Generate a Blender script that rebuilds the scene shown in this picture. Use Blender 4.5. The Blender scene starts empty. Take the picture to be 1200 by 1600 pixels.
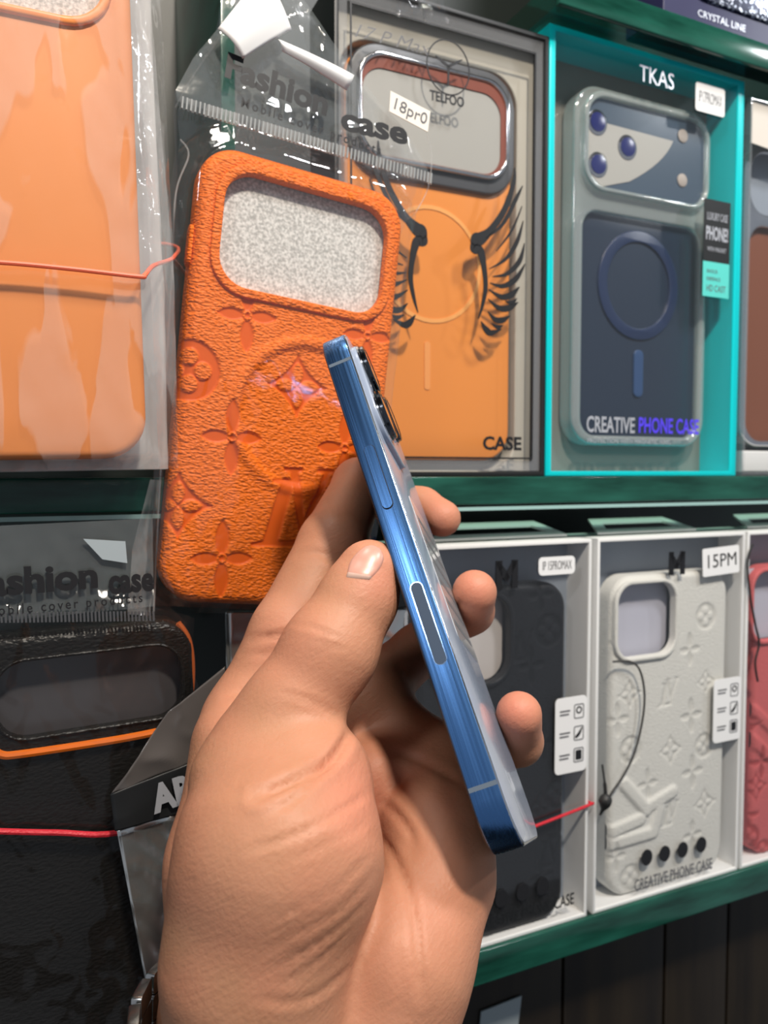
import bpy, bmesh, math, random
import numpy as np
from mathutils import Vector, Matrix
from mathutils.geometry import tessellate_polygon
random.seed(7); rng = np.random.default_rng(7)
COL = bpy.context.scene.collection
SC = bpy.context.scene
MM = 0.001

# ------------------------------------------------------------------ camera, world, lights, exposure
PITCH = math.radians(2.9); YAW = math.radians(25.0); Y0 = 335.0; HC = 1400.0    # mm
CF = np.array([0, math.cos(PITCH), -math.sin(PITCH)]); CU = np.array([0, math.sin(PITCH), math.cos(PITCH)]); CR = np.array([1.0, 0, 0])
EYE = np.array([0, 0, HC])
cam_d = bpy.data.cameras.new('camera'); cam = bpy.data.objects.new('camera', cam_d); COL.objects.link(cam)
cam.location = (0, 0, HC*MM); cam.rotation_euler = (math.pi/2-PITCH, 0, 0)
cam_d.sensor_fit = 'VERTICAL'; cam_d.sensor_height = 36; cam_d.lens = 27.0
cam_d.clip_start = 0.01; cam_d.clip_end = 20
cam_d.dof.use_dof = True; cam_d.dof.focus_distance = 0.215; cam_d.dof.aperture_fstop = 17
SC.camera = cam
SC.view_settings.view_transform = 'Standard'; SC.view_settings.look = 'None'
SC.view_settings.gamma = 1.0; SC.view_settings.exposure = 0.0; SC.view_settings.use_curve_mapping = False
SC.cycles.max_bounces = 14; SC.cycles.transparent_max_bounces = 40; SC.cycles.transmission_bounces = 8
SC.cycles.caustics_reflective = False; SC.cycles.caustics_refractive = False
wd = bpy.data.worlds.new('shop_air'); SC.world = wd; wd.use_nodes = True
wd.node_tree.nodes['Background'].inputs[0].default_value = (0.80, 0.88, 1.0, 1); wd.node_tree.nodes['Background'].inputs[1].default_value = 0.27

def c2w(x, u, d):                      # millimetres right / up / forward of the eye -> world millimetres
    return EYE + x*CR + u*CU + d*CF
def px3(px, py, d):                    # pixel at forward depth d (mm) -> right, up, forward
    return np.array([(px-600)/1200*d, (800-py)/1200*d, d])
def lamp(name, pos, target, size, power, color=(1, 1, 1)):
    ld = bpy.data.lights.new(name, 'AREA'); ld.shape = 'DISK'; ld.size = size; ld.energy = power; ld.color = color
    o = bpy.data.objects.new(name, ld); COL.objects.link(o)
    P = Vector(c2w(*pos)*MM); T = Vector(c2w(*target)*MM)
    o.location = P; o.rotation_euler = (T-P).to_track_quat('-Z', 'Y').to_euler()
    return o
lamp('ceiling_spot', (205, 690, -275), (0, -50, 190), 0.07, 8.4, (1.0, 0.90, 0.77))
lamp('ceiling_spot', (-380, 470, -450), (0, -40, 200), 0.10, 0.9, (0.93, 0.96, 1.0))
lamp('ceiling_spot', (853, 566, 193), (120, 60, 400), 0.05, 1.3, (0.95, 0.98, 1.0))
lamp('ceiling_spot', (-120, 900, 60), (-40, 50, 300), 0.16, 2.6, (1.0, 0.95, 0.88))
lamp('ceiling_spot', (560, 900, -150), (130, 0, 400), 0.16, 6.0, (0.97, 0.98, 1.0))

# ------------------------------------------------------------------ materials
def pm(name, color, rough=0.5, metal=0.0, spec=0.5, coat=0.0, trans=0.0, ior=1.45, sss=0.0, emit=None):
    m = bpy.data.materials.new(name); m.use_nodes = True
    b = m.node_tree.nodes['Principled BSDF']
    b.inputs['Base Color'].default_value = (*color, 1); b.inputs['Roughness'].default_value = rough
    b.inputs['Metallic'].default_value = metal; b.inputs['Specular IOR Level'].default_value = spec
    b.inputs['Coat Weight'].default_value = coat; b.inputs['Coat Roughness'].default_value = 0.06
    b.inputs['Transmission Weight'].default_value = trans; b.inputs['IOR'].default_value = ior
    if sss:
        b.inputs['Subsurface Weight'].default_value = sss; b.inputs['Subsurface Radius'].default_value = (1, 0.35, 0.2)
        b.inputs['Subsurface Scale'].default_value = 0.003
    return m
def N(m, t, **kw):
    n = m.node_tree.nodes.new(t)
    for k, v in kw.items():
        if k in n.inputs.keys(): n.inputs[k].default_value = v
        else: setattr(n, k, v)
    return n
def L(m, a, b): m.node_tree.links.new(a, b)
def B(m): return m.node_tree.nodes['Principled BSDF']
def coords(m, scale=(1, 1, 1), kind='Object'):
    tc = N(m, 'ShaderNodeTexCoord'); mp = N(m, 'ShaderNodeMapping'); mp.inputs['Scale'].default_value = scale
    L(m, tc.outputs[kind], mp.inputs['Vector']); return mp.outputs['Vector']
def add_bump(m, vec, scale, strength, dist, detail=3, tex='ShaderNodeTexNoise', rough=0.55):
    t = N(m, tex); t.inputs['Scale'].default_value = scale
    if tex == 'ShaderNodeTexNoise': t.inputs['Detail'].default_value = detail; t.inputs['Roughness'].default_value = rough
    L(m, vec, t.inputs['Vector'])
    bp = N(m, 'ShaderNodeBump'); bp.inputs['Strength'].default_value = strength; bp.inputs['Distance'].default_value = dist
    L(m, t.outputs[0], bp.inputs['Height'])
    old = B(m).inputs['Normal'].links
    if old: L(m, old[0].from_socket, bp.inputs['Normal'])
    L(m, bp.outputs['Normal'], B(m).inputs['Normal']); return t, bp
def vary(m, vec, c1, c2, scale, detail=4, lo=0.35, hi=0.65):
    t = N(m, 'ShaderNodeTexNoise'); t.inputs['Scale'].default_value = scale; t.inputs['Detail'].default_value = detail
    L(m, vec, t.inputs['Vector'])
    r = N(m, 'ShaderNodeValToRGB'); r.color_ramp.elements[0].position = lo; r.color_ramp.elements[1].position = hi
    r.color_ramp.elements[0].color = (*c1, 1); r.color_ramp.elements[1].color = (*c2, 1)
    L(m, t.outputs[0], r.inputs[0]); L(m, r.outputs[0], B(m).inputs['Base Color']); return r

def leather(name, color, press, bump=0.6, scale=700, rough=0.42, stretch=(1, 1, 1.9)):
    m = pm(name, color, rough, spec=0.28); v = coords(m, stretch)
    vo = N(m, 'ShaderNodeTexVoronoi'); vo.feature = 'SMOOTH_F1'; vo.inputs['Scale'].default_value = scale
    nz = N(m, 'ShaderNodeTexNoise'); nz.inputs['Scale'].default_value = scale*0.7; nz.inputs['Detail'].default_value = 3
    add = N(m, 'ShaderNodeVectorMath', operation='MULTIPLY_ADD'); add.inputs[1].default_value = (0.0022,)*3
    L(m, v, nz.inputs['Vector']); L(m, nz.outputs['Color'], add.inputs[0]); L(m, v, add.inputs[2]); L(m, add.outputs[0], vo.inputs['Vector'])
    at = N(m, 'ShaderNodeAttribute', attribute_name='press')
    inv = N(m, 'ShaderNodeMath', operation='SUBTRACT'); inv.inputs[0].default_value = 1.0; L(m, at.outputs['Fac'], inv.inputs[1])
    st = N(m, 'ShaderNodeMath', operation='MULTIPLY_ADD'); st.inputs[1].default_value = bump; st.inputs[2].default_value = 0.03; L(m, inv.outputs[0], st.inputs[0])
    bp = N(m, 'ShaderNodeBump'); bp.invert = True; bp.inputs['Distance'].default_value = 0.0012
    L(m, st.outputs[0], bp.inputs['Strength']); L(m, vo.outputs['Distance'], bp.inputs['Height']); L(m, bp.outputs[0], B(m).inputs['Normal'])
    mx = N(m, 'ShaderNodeMix', data_type='RGBA'); mx.inputs[6].default_value = (*color, 1); mx.inputs[7].default_value = (*press, 1)
    L(m, at.outputs['Fac'], mx.inputs[0]); L(m, mx.outputs[2], B(m).inputs['Base Color'])
    return m
def film_mat(name, haze=0.06, contact=None, tint=(1, 1, 1), gloss=1.0, rough=0.05, bscale=60, bstr=0.25, hazecol=(0.85, 0.87, 0.9)):
    m = bpy.data.materials.new(name); m.use_nodes = True; nt = m.node_tree; nt.nodes.clear()
    out = N(m, 'ShaderNodeOutputMaterial'); tr = N(m, 'ShaderNodeBsdfTransparent'); gl = N(m, 'ShaderNodeBsdfGlossy')
    df = N(m, 'ShaderNodeBsdfDiffuse'); tr.inputs[0].default_value = (*tint, 1); gl.inputs['Roughness'].default_value = rough
    df.inputs[0].default_value = (*hazecol, 1)
    geo = N(m, 'ShaderNodeNewGeometry'); dt = N(m, 'ShaderNodeVectorMath', operation='DOT_PRODUCT')   # Schlick reflectance, the same from both sides
    L(m, geo.outputs['Incoming'], dt.inputs[1])
    ab = N(m, 'ShaderNodeMath', operation='ABSOLUTE'); L(m, dt.outputs['Value'], ab.inputs[0])
    om = N(m, 'ShaderNodeMath', operation='SUBTRACT'); om.inputs[0].default_value = 1.0; L(m, ab.outputs[0], om.inputs[1])
    pw = N(m, 'ShaderNodeMath', operation='POWER'); pw.inputs[1].default_value = 5.0; L(m, om.outputs[0], pw.inputs[0])
    mu = N(m, 'ShaderNodeMath', operation='MULTIPLY_ADD', use_clamp=True); mu.inputs[1].default_value = 1-0.045*gloss; mu.inputs[2].default_value = 0.045*gloss; L(m, pw.outputs[0], mu.inputs[0])
    m1 = N(m, 'ShaderNodeMixShader'); m2 = N(m, 'ShaderNodeMixShader'); m1.inputs[0].default_value = haze
    if contact:                        # the film clings to the case in streaks and stands off it elsewhere
        v = coords(m, contact[0]); tn = N(m, 'ShaderNodeTexNoise'); tn.inputs['Scale'].default_value = contact[1]; tn.inputs['Detail'].default_value = 1.5; tn.inputs['Distortion'].default_value = 0.6; L(m, v, tn.inputs['Vector'])
        mr = N(m, 'ShaderNodeMapRange'); mr.inputs[1].default_value = 0.49; mr.inputs[2].default_value = 0.515; mr.inputs[3].default_value = haze*0.25; mr.inputs[4].default_value = haze*1.5
        L(m, tn.outputs[0], mr.inputs[0]); L(m, mr.outputs[0], m1.inputs[0])
    L(m, tr.outputs[0], m1.inputs[1]); L(m, df.outputs[0], m1.inputs[2]); L(m, mu.outputs[0], m2.inputs[0])
    L(m, m1.outputs[0], m2.inputs[1]); L(m, gl.outputs[0], m2.inputs[2]); L(m, m2.outputs[0], out.inputs[0])
    if bstr:
        tc = N(m, 'ShaderNodeTexCoord'); t = N(m, 'ShaderNodeTexNoise'); t.inputs['Scale'].default_value = bscale; t.inputs['Detail'].default_value = 4
        bp = N(m, 'ShaderNodeBump'); bp.inputs['Strength'].default_value = bstr; bp.inputs['Distance'].default_value = 0.004
        L(m, tc.outputs['Object'], t.inputs['Vector']); L(m, t.outputs[0], bp.inputs['Height'])
        L(m, bp.outputs[0], gl.inputs['Normal']); L(m, bp.outputs[0], dt.inputs[0])
    else: L(m, geo.outputs['Normal'], dt.inputs[0])
    return m
def skin_mat():
    m = pm('skin', (0.50, 0.25, 0.15), 0.5, spec=0.34, sss=0.2); v = coords(m)
    vary(m, v, (0.45, 0.222, 0.125), (0.53, 0.26, 0.155), 38, 5)
    cr = B(m).inputs['Base Color'].links[0].from_socket
    at = N(m, 'ShaderNodeAttribute', attribute_name='pink'); mx = N(m, 'ShaderNodeMix', data_type='RGBA')
    mx.inputs[7].default_value = (0.64, 0.215, 0.145, 1); L(m, cr, mx.inputs[6]); L(m, at.outputs['Fac'], mx.inputs[0]); L(m, mx.outputs[2], B(m).inputs['Base Color'])
    add_bump(m, coords(m, (1.0, 1, 1)), 900, 0.22, 0.0006, 3)
    tc = N(m, 'ShaderNodeTexCoord'); m0 = N(m, 'ShaderNodeMapping'); m0.inputs['Rotation'].default_value = (0, math.radians(33), 0)
    mp = N(m, 'ShaderNodeMapping'); mp.inputs['Scale'].default_value = (0.16, 0.5, 1.5); L(m, tc.outputs['Object'], m0.inputs['Vector']); L(m, m0.outputs['Vector'], mp.inputs['Vector'])
    add_bump(m, mp.outputs['Vector'], 700, 0.16, 0.0008, 3)
    return m
M = {}
M['skin'] = skin_mat()
M['nail'] = pm('nail', (0.60, 0.31, 0.24), 0.3, spec=0.45, sss=0.15)
M['lunula'] = pm('nail_edge', (0.70, 0.47, 0.38), 0.35)
M['steel'] = pm('watch_steel', (0.62, 0.60, 0.58), 0.22, metal=1)
M['orange_leather'] = leather('orange_leather', (0.90, 0.175, 0.004), (0.76, 0.115, 0.003), bump=0.68, scale=640, rough=0.46, stretch=(1, 1, 2.2))
M['white_leather'] = leather('white_leather', (0.72, 0.71, 0.66), (0.64, 0.63, 0.58), bump=0.22, scale=900, rough=0.5)
M['black_leather'] = leather('black_leather', (0.009, 0.010, 0.013), (0.006, 0.007, 0.009), bump=0.2, scale=900, rough=0.45)
M['gloss_black_leather'] = leather('gloss_black_leather', (0.007, 0.006, 0.005), (0.006, 0.006, 0.005), bump=0.3, scale=620, rough=0.36)
M['pink_leather'] = leather('pink_leather', (0.62, 0.13, 0.13), (0.40, 0.06, 0.06), bump=0.22, scale=900, rough=0.5)
M['silicone'] = pm('apricot_silicone', (0.74, 0.235, 0.045), 0.5)
M['lip_orange'] = pm('bright_orange_lip', (0.92, 0.27, 0.035), 0.35)
M['foam'] = pm('white_foam', (0.62, 0.60, 0.56), 0.9); _v = coords(M['foam'])
vary(M['foam'], _v, (0.42, 0.41, 0.385), (0.80, 0.78, 0.74), 900, 3); add_bump(M['foam'], _v, 800, 0.3, 0.0005)
M['metal_blue'] = pm('blue_steel', (0.10, 0.24, 0.53), 0.24, metal=1.0)
_v = coords(M['metal_blue'], (900, 1500, 14)); _t, _b = add_bump(M['metal_blue'], _v, 1.0, 0.14, 0.0004, 3)
_rr = N(M['metal_blue'], 'ShaderNodeMapRange'); _rr.inputs[3].default_value = 0.14; _rr.inputs[4].default_value = 0.40
L(M['metal_blue'], _t.outputs[0], _rr.inputs[0]); L(M['metal_blue'], _rr.outputs[0], B(M['metal_blue']).inputs['Roughness'])
M['metal_polish'] = pm('polished_blue_steel', (0.22, 0.33, 0.52), 0.12, metal=1.0)
M['back_glass'] = pm('frosted_blue_glass', (0.30, 0.35, 0.45), 0.2, spec=0.6, coat=0.3)
M['screen_glass'] = pm('screen_glass', (0.01, 0.01, 0.012), 0.05, spec=0.6, coat=1.0)
M['antenna'] = pm('antenna_plastic', (0.10, 0.135, 0.18), 0.5)
M['window_grey'] = pm('grey_antenna_window', (0.055, 0.08, 0.125), 0.45, spec=0.25)
M['groove'] = pm('dark_groove', (0.01, 0.012, 0.02), 0.5)
M['chrome'] = pm('chrome', (0.78, 0.78, 0.8), 0.12, metal=1.0)
M['dark_chrome'] = pm('dark_chrome', (0.10, 0.105, 0.12), 0.15, metal=1.0)
M['lens'] = pm('lens_glass', (0.012, 0.014, 0.03), 0.04, coat=1.0)
M['lens_blue'] = pm('lens_blue', (0.018, 0.025, 0.13), 0.2, spec=0.3)
M['film'] = film_mat('clear_film', 0.010, gloss=2.2, rough=0.07, bscale=40, bstr=0.2)
M['film_hazy'] = film_mat('hazy_film', 0.10, contact=((1, 1, 0.2), 95), gloss=1.6, rough=0.10, bscale=40, bstr=0.15, hazecol=(0.8, 0.78, 0.76))
M['film_header'] = film_mat('header_haze_film', 0.10, gloss=1.5, rough=0.12, bscale=40, bstr=0.2, hazecol=(0.62, 0.68, 0.68)); M['film_dark'] = film_mat('thin_dark_film', 0.004, gloss=0.6, rough=0.08, bscale=30, bstr=0.15)  # header film: grey haze in its diffuse colour imitates reflected light
M['film_grey'] = film_mat('grey_plastic_bag', 0.42, gloss=1.2, bscale=50, bstr=0.4, hazecol=(0.62, 0.60, 0.58))
M['window_clear'] = film_mat('box_window', 0.006, gloss=0.8, rough=0.02, bscale=9, bstr=0.03)
M['clear_rim'] = film_mat('clear_acrylic', 0.38, gloss=4.0, rough=0.08, bscale=30, bstr=0.02, hazecol=(0.62, 0.70, 0.68))
M['acrylic'] = film_mat('pale_acrylic', 0.10, gloss=2.0, rough=0.06, bscale=30, bstr=0.05)
M['white'] = pm('white_card', (0.78, 0.78, 0.77), 0.5)
M['paper'] = pm('white_sticker', (0.84, 0.84, 0.84), 0.6)
M['ivory'] = pm('ivory_sticker', (0.80, 0.74, 0.66), 0.6)
M['ink'] = pm('black_ink', (0.012, 0.012, 0.014), 0.45)
M['grey_ink'] = pm('grey_ink', (0.13, 0.13, 0.14), 0.5)
M['silver_ink'] = pm('silver_ink', (0.55, 0.57, 0.62), 0.35, metal=0.4)
M['violet_ink'] = pm('violet_foil', (0.10, 0.06, 0.85), 0.4)
M['grey_card'] = pm('slate_card', (0.27, 0.31, 0.37), 0.55)
M['warm_card'] = pm('warm_grey_card', (0.22, 0.215, 0.19), 0.5, coat=0.4); M['beige_card'] = pm('beige_card', (0.50, 0.47, 0.40), 0.5)
M['teal'] = pm('teal_card', (0.0, 0.62, 0.66), 0.35)
M['mint'] = pm('mint_print', (0.10, 0.62, 0.56), 0.45)
M['black_card'] = pm('black_card', (0.012, 0.013, 0.014), 0.45)
M['navy'] = pm('navy_panel', (0.014, 0.026, 0.05), 0.3, coat=0.4); _v = coords(M['navy'], (900, 1, 30)); add_bump(M['navy'], _v, 1, 0.2, 0.0005)
M['navy_deep'] = pm('navy_ring', (0.012, 0.026, 0.075), 0.3)
M['orange_board'] = pm('orange_board', (0.80, 0.27, 0.045), 0.32, coat=0.25)
M['dark_grey'] = pm('graphite_plastic', (0.075, 0.078, 0.085), 0.35)
M['grey_lens_card'] = pm('grey_lens_card', (0.38, 0.37, 0.34), 0.4)
M['brown'] = pm('brown_plastic', (0.20, 0.065, 0.03), 0.35)
M['shelf_glass'] = pm('green_glass', (0.008, 0.075, 0.05), 0.12, spec=0.6)
_v = coords(M['shelf_glass'], (1, 1, 6)); vary(M['shelf_glass'], _v, (0.004, 0.035, 0.024), (0.018, 0.12, 0.085), 22, 3, 0.3, 0.75)
M['plank_glass'] = film_mat('tinted_plank_glass', 0.02, tint=(0.60, 0.80, 0.73), gloss=1.0, rough=0.03, bstr=0.0, hazecol=(0.1, 0.35, 0.28)); M['shelf_edge_light'] = pm('pale_glass_edge', (0.35, 0.55, 0.52), 0.2)
M['wall_dark'] = pm('dark_wall', (0.012, 0.017, 0.015), 0.4, coat=0.2)
M['ceiling'] = pm('dark_ceiling', (0.05, 0.05, 0.052), 0.6); M['wood'] = pm('dark_brown_wood', (0.02, 0.013, 0.007), 0.5); _v = coords(M['wood'], (6, 6, 0.6)); vary(M['wood'], _v, (0.007, 0.004, 0.002), (0.020, 0.013, 0.006), 9, 6)
M['tag'] = pm('pale_grey_tag', (0.36, 0.42, 0.45), 0.5)
M['coral'] = pm('coral_elastic', (0.90, 0.16, 0.08), 0.5)
M['red'] = pm('red_elastic', (0.55, 0.02, 0.035), 0.5); add_bump(M['red'], coords(M['red'], (1, 1, 1)), 900, 0.5, 0.0006)
M['black_cord'] = pm('black_elastic', (0.02, 0.02, 0.02), 0.5)
M['grey_cord'] = pm('dark_grey_elastic', (0.05, 0.048, 0.046), 0.5)
M['foil'] = pm('silver_foil', (0.72, 0.72, 0.70), 0.22, metal=0.9)
M['foil_grey'] = pm('smoky_film', (0.09, 0.08, 0.075), 0.3, coat=0.5)
M['glitter'] = pm('glitter', (0.05, 0.06, 0.10), 0.25, metal=0.6)
_m = M['glitter']; _vo = N(_m, 'ShaderNodeTexVoronoi'); _vo.inputs['Scale'].default_value = 900; L(_m, coords(_m), _vo.inputs['Vector'])
_r = N(_m, 'ShaderNodeValToRGB'); _r.color_ramp.elements[0].position = 0.78; _r.color_ramp.elements[1].position = 0.86
_r.color_ramp.elements[0].color = (0.03, 0.035, 0.06, 1); _r.color_ramp.elements[1].color = (0.85, 0.9, 1, 1)
_sp = N(_m, 'ShaderNodeSeparateColor'); L(_m, _vo.outputs['Color'], _sp.inputs[0]); L(_m, _sp.outputs[0], _r.inputs[0]); L(_m, _r.outputs[0], B(_m).inputs['Base Color'])
_bp = N(_m, 'ShaderNodeBump'); _bp.inputs['Strength'].default_value = 1; L(_m, _sp.outputs[1], _bp.inputs['Height']); _bp.inputs['Distance'].default_value = 0.002; L(_m, _bp.outputs[0], B(_m).inputs['Normal'])
M['indigo'] = pm('indigo_card', (0.022, 0.022, 0.075), 0.4)

# ------------------------------------------------------------------ wall frame: s along the shelf, z up from eye level, n into the wall (mm)
ES = np.array([math.cos(YAW), math.sin(YAW), 0]); EN = np.array([-math.sin(YAW), math.cos(YAW), 0]); OW = np.array([0, Y0, HC])
def PL(px, py, n=0.0):
    r = CR*(px-600)/1200 + CU*(800-py)/1200 + CF
    lam = (n + (OW-EYE)@EN)/(r@EN); P = EYE + lam*r - OW
    return float(P@ES), float(P[2])
def thing(name, s, z, n, label, cat, group=None, roll=0.0, yaw=0.0):
    o = bpy.data.objects.new(name, None); COL.objects.link(o); o.empty_display_size = 0.01
    P = (OW + s*ES + n*EN + np.array([0, 0, z]))*MM
    o.matrix_world = Matrix.Translation(Vector(P)) @ Matrix.Rotation(YAW+yaw, 4, 'Z') @ Matrix.Rotation(roll, 4, 'Y')
    tag(o, label, cat, group); o['_s'] = s; o['_z'] = z; o['_n'] = n; o['_r'] = roll
    for k in ('_s', '_z', '_n', '_r'): FR.setdefault(o.name, {})[k] = o[k]; del o[k]
    return o
FR = {}
def tag(o, label=None, cat=None, group=None, kind=None):
    if label: o['label'] = label
    if cat: o['category'] = cat
    if group: o['group'] = group
    if kind: o['kind'] = kind
    return o
def loc(t, px, py, dn=0.0):            # pixel on the plane dn behind the thing's base -> its own x, z (mm)
    f = FR[t.name]; s, z = PL(px, py, f['_n']+dn); a = s-f['_s']; b = z-f['_z']; c, sn = math.cos(f['_r']), math.sin(f['_r'])
    return a*c - b*sn, a*sn + b*c

# ------------------------------------------------------------------ mesh helpers (mm in, metres out)
def mk(name, V, F, mat, parent=None, smooth=True, angle=40, recalc=False, attrs=None):
    me = bpy.data.meshes.new(name)
    V = np.asarray(V, dtype=float)*MM
    me.from_pydata(V.tolist(), [], [tuple(int(i) for i in f) for f in F]); me.validate()
    if recalc:
        bm = bmesh.new(); bm.from_mesh(me); bmesh.ops.recalc_face_normals(bm, faces=bm.faces); bm.to_mesh(me); bm.free()
    if smooth and len(me.polygons):
        me.polygons.foreach_set('use_smooth', [True]*len(me.polygons))
        me.set_sharp_from_angle(angle=math.radians(angle))
    for k, a in (attrs or {}).items():
        at = me.attributes.new(k, 'FLOAT', 'POINT'); at.data.foreach_set('value', np.asarray(a, dtype=np.float32))
    for m in (mat if isinstance(mat, list) else [mat]): me.materials.append(m)
    o = bpy.data.objects.new(name, me); COL.objects.link(o)
    if parent: o.parent = parent
    return o
def rrect(x0, x1, z0, z1, r, seg=8):
    P = []
    for cx, cz, a in ((x1-r, z1-r, 0), (x0+r, z1-r, 90), (x0+r, z0+r, 180), (x1-r, z0+r, 270)):
        for i in range(seg+1):
            t = math.radians(a+90*i/seg); P.append((cx+r*math.cos(t), cz+r*math.sin(t)))
    return P
def circle(cx, cz, r, n=40, rz=None):
    return [(cx+r*math.cos(2*math.pi*i/n), cz+(rz or r)*math.sin(2*math.pi*i/n)) for i in range(n)]
def area2(P):
    return sum(P[i][0]*P[(i+1) % len(P)][1]-P[(i+1) % len(P)][0]*P[i][1] for i in range(len(P)))
def inset(P, d):                       # moves each point to the left of its travel (into the material)
    if not d: return [tuple(p) for p in P]
    n = len(P); out = []
    for i in range(n):
        a, b, c = np.array(P[i-1]), np.array(P[i]), np.array(P[(i+1) % n])
        t1 = b-a; t2 = c-b; t1 = t1/(np.linalg.norm(t1)+1e-9); t2 = t2/(np.linalg.norm(t2)+1e-9)
        n1 = np.array([-t1[1], t1[0]]); n2 = np.array([-t2[1], t2[0]]); m = n1+n2; m = m/(m@m)*2 if m@m > 0.2 else n1
        out.append(tuple(b+m*d))
    return out
def slab_data(loops, y0, y1, bev=0.0, seg=3, back=True, front=True, bev_back=0.0):
    L_ = []
    for i, P in enumerate(loops):
        P = [tuple(p) for p in P]
        if (area2(P) > 0) != (i == 0): P = P[::-1]
        L_.append(P)
    prof = []
    if bev_back: prof += [(bev_back*(1-math.sin(a)), y1-bev_back*(1-math.cos(a))) for a in np.linspace(0, math.pi/2, seg+1)]
    else: prof.append((0, y1))
    if bev: prof += [(bev*(1-math.cos(a)), y0+bev*(1-math.sin(a))) for a in np.linspace(0, math.pi/2, seg+1)]
    else: prof.append((0, y0))
    if bev_back:  # first entries run inset -> 0
        prof[:seg+1] = [(bev_back*(1-math.sin(a)), y1-bev_back*(1-math.cos(a))) for a in np.linspace(0, math.pi/2, seg+1)]
    V = []; F = []; ends = []
    for P in L_:
        n = len(P); base = len(V)
        for d, y in prof:
            V += [(x, y, z) for x, z in inset(P, d)]
        for k in range(len(prof)-1):
            for i in range(n):
                j = (i+1) % n; F.append((base+k*n+i, base+k*n+j, base+(k+1)*n+j, base+(k+1)*n+i))
        ends.append((base, base+(len(prof)-1)*n, n))
    def cap(which):
        pl = [[Vector((V[e[which]+i][0], V[e[which]+i][2], 0)) for i in range(e[2])] for e in ends]
        idx = [e[which]+i for e in ends for i in range(e[2])]
        for t in tessellate_polygon(pl): F.append(tuple(idx[q] for q in t))
    if front: cap(1)
    if back: cap(0)
    return V, F
def slab(name, loops, y0, y1, mat, parent=None, bev=0.0, seg=3, back=True, front=True, bev_back=0.0, xf=None, angle=35):
    V, F = slab_data(loops, y0, y1, bev, seg, back, front, bev_back)
    if xf: V = [xf(*v) for v in V]
    return mk(name, V, F, mat, parent, recalc=True, angle=angle)
def boxes(name, bl, mat, parent=None, xf=None):
    V = []; F = []
    for x0, x1, y0, y1, z0, z1 in bl:
        b = len(V); V += [(x, y, z) for x in (x0, x1) for y in (y0, y1) for z in (z0, z1)]
        F += [tuple(b+i for i in f) for f in ((0, 1, 3, 2), (4, 6, 7, 5), (0, 4, 5, 1), (2, 3, 7, 6), (0, 2, 6, 4), (1, 5, 7, 3))]
    if xf: V = [xf(*v) for v in V]
    return mk(name, V, F, mat, parent, smooth=False, recalc=True)
def catmull(P, sub=8, closed=False):
    P = np.asarray(P, float); n = len(P); out = []
    rg = range(n if closed else n-1)
    for i in rg:
        if closed: p0, p1, p2, p3 = P[i-1], P[i], P[(i+1) % n], P[(i+2) % n]
        else: p0, p1, p2, p3 = P[max(i-1, 0)], P[i], P[i+1], P[min(i+2, n-1)]
        for k in range(sub):
            t = k/sub; out.append(0.5*((2*p1)+(-p0+p2)*t+(2*p0-5*p1+4*p2-p3)*t*t+(-p0+3*p1-3*p2+p3)*t**3))
    if not closed: out.append(P[-1])
    return np.array(out)
def tube_data(P, r, n=8, closed=False):
    P = np.asarray(P, float); m = len(P); R = np.full(m, r) if np.isscalar(r) else np.asarray(r)
    V = []; F = []; up = None
    for i in range(m):
        t = (P[(i+1) % m]-P[i-1]) if closed else P[min(i+1, m-1)]-P[max(i-1, 0)]
        t = t/(np.linalg.norm(t)+1e-9)
        if up is None: up = np.array([0, 0, 1.0]) if abs(t[2]) < 0.9 else np.array([1.0, 0, 0])
        u = up-t*(up@t); u /= np.linalg.norm(u); w = np.cross(t, u); up = u
        for k in range(n):
            a = 2*math.pi*k/n; V.append(P[i]+R[i]*(math.cos(a)*u+math.sin(a)*w))
    for i in range(m if closed else m-1):
        for k in range(n):
            j = (i+1) % m; F.append((i*n+k, i*n+(k+1) % n, j*n+(k+1) % n, j*n+k))
    if not closed: F += [tuple(range(n-1, -1, -1)), tuple((m-1)*n+k for k in range(n))]
    return V, F
def tube(name, P, r, mat, parent=None, n=8, closed=False):
    V, F = tube_data(P, r, n, closed); return mk(name, V, F, mat, parent, recalc=True)
def ribbons(name, strokes, y, th, mat, parent):
    V = []; F = []
    for st in strokes:                 # (x, z, width) control points
        S = catmull(st, 6); xy = S[:, :2]; w = np.maximum(S[:, 2], 0.05); T = np.gradient(xy, axis=0); T /= (np.linalg.norm(T, axis=1, keepdims=True)+1e-9)
        Nn = np.stack([-T[:, 1], T[:, 0]], 1); A = xy+Nn*w[:, None]/2; Bp = xy-Nn*w[:, None]/2; b = len(V); m = len(xy)
        for yy in (y, y+th):
            V += [(p[0], yy, p[1]) for p in A] + [(p[0], yy, p[1]) for p in Bp]
        for i in range(m-1):
            F += [(b+i, b+i+1, b+m+i+1, b+m+i), (b+2*m+i, b+3*m+i, b+3*m+i+1, b+2*m+i+1), (b+i, b+2*m+i, b+2*m+i+1, b+i+1), (b+m+i, b+m+i+1, b+3*m+i+1, b+3*m+i)]
        F += [(b, b+m, b+3*m, b+2*m), (b+m-1, b+3*m-1, b+4*m-1, b+2*m-1)]
    return mk(name, V, F, mat, parent, smooth=False)
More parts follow.
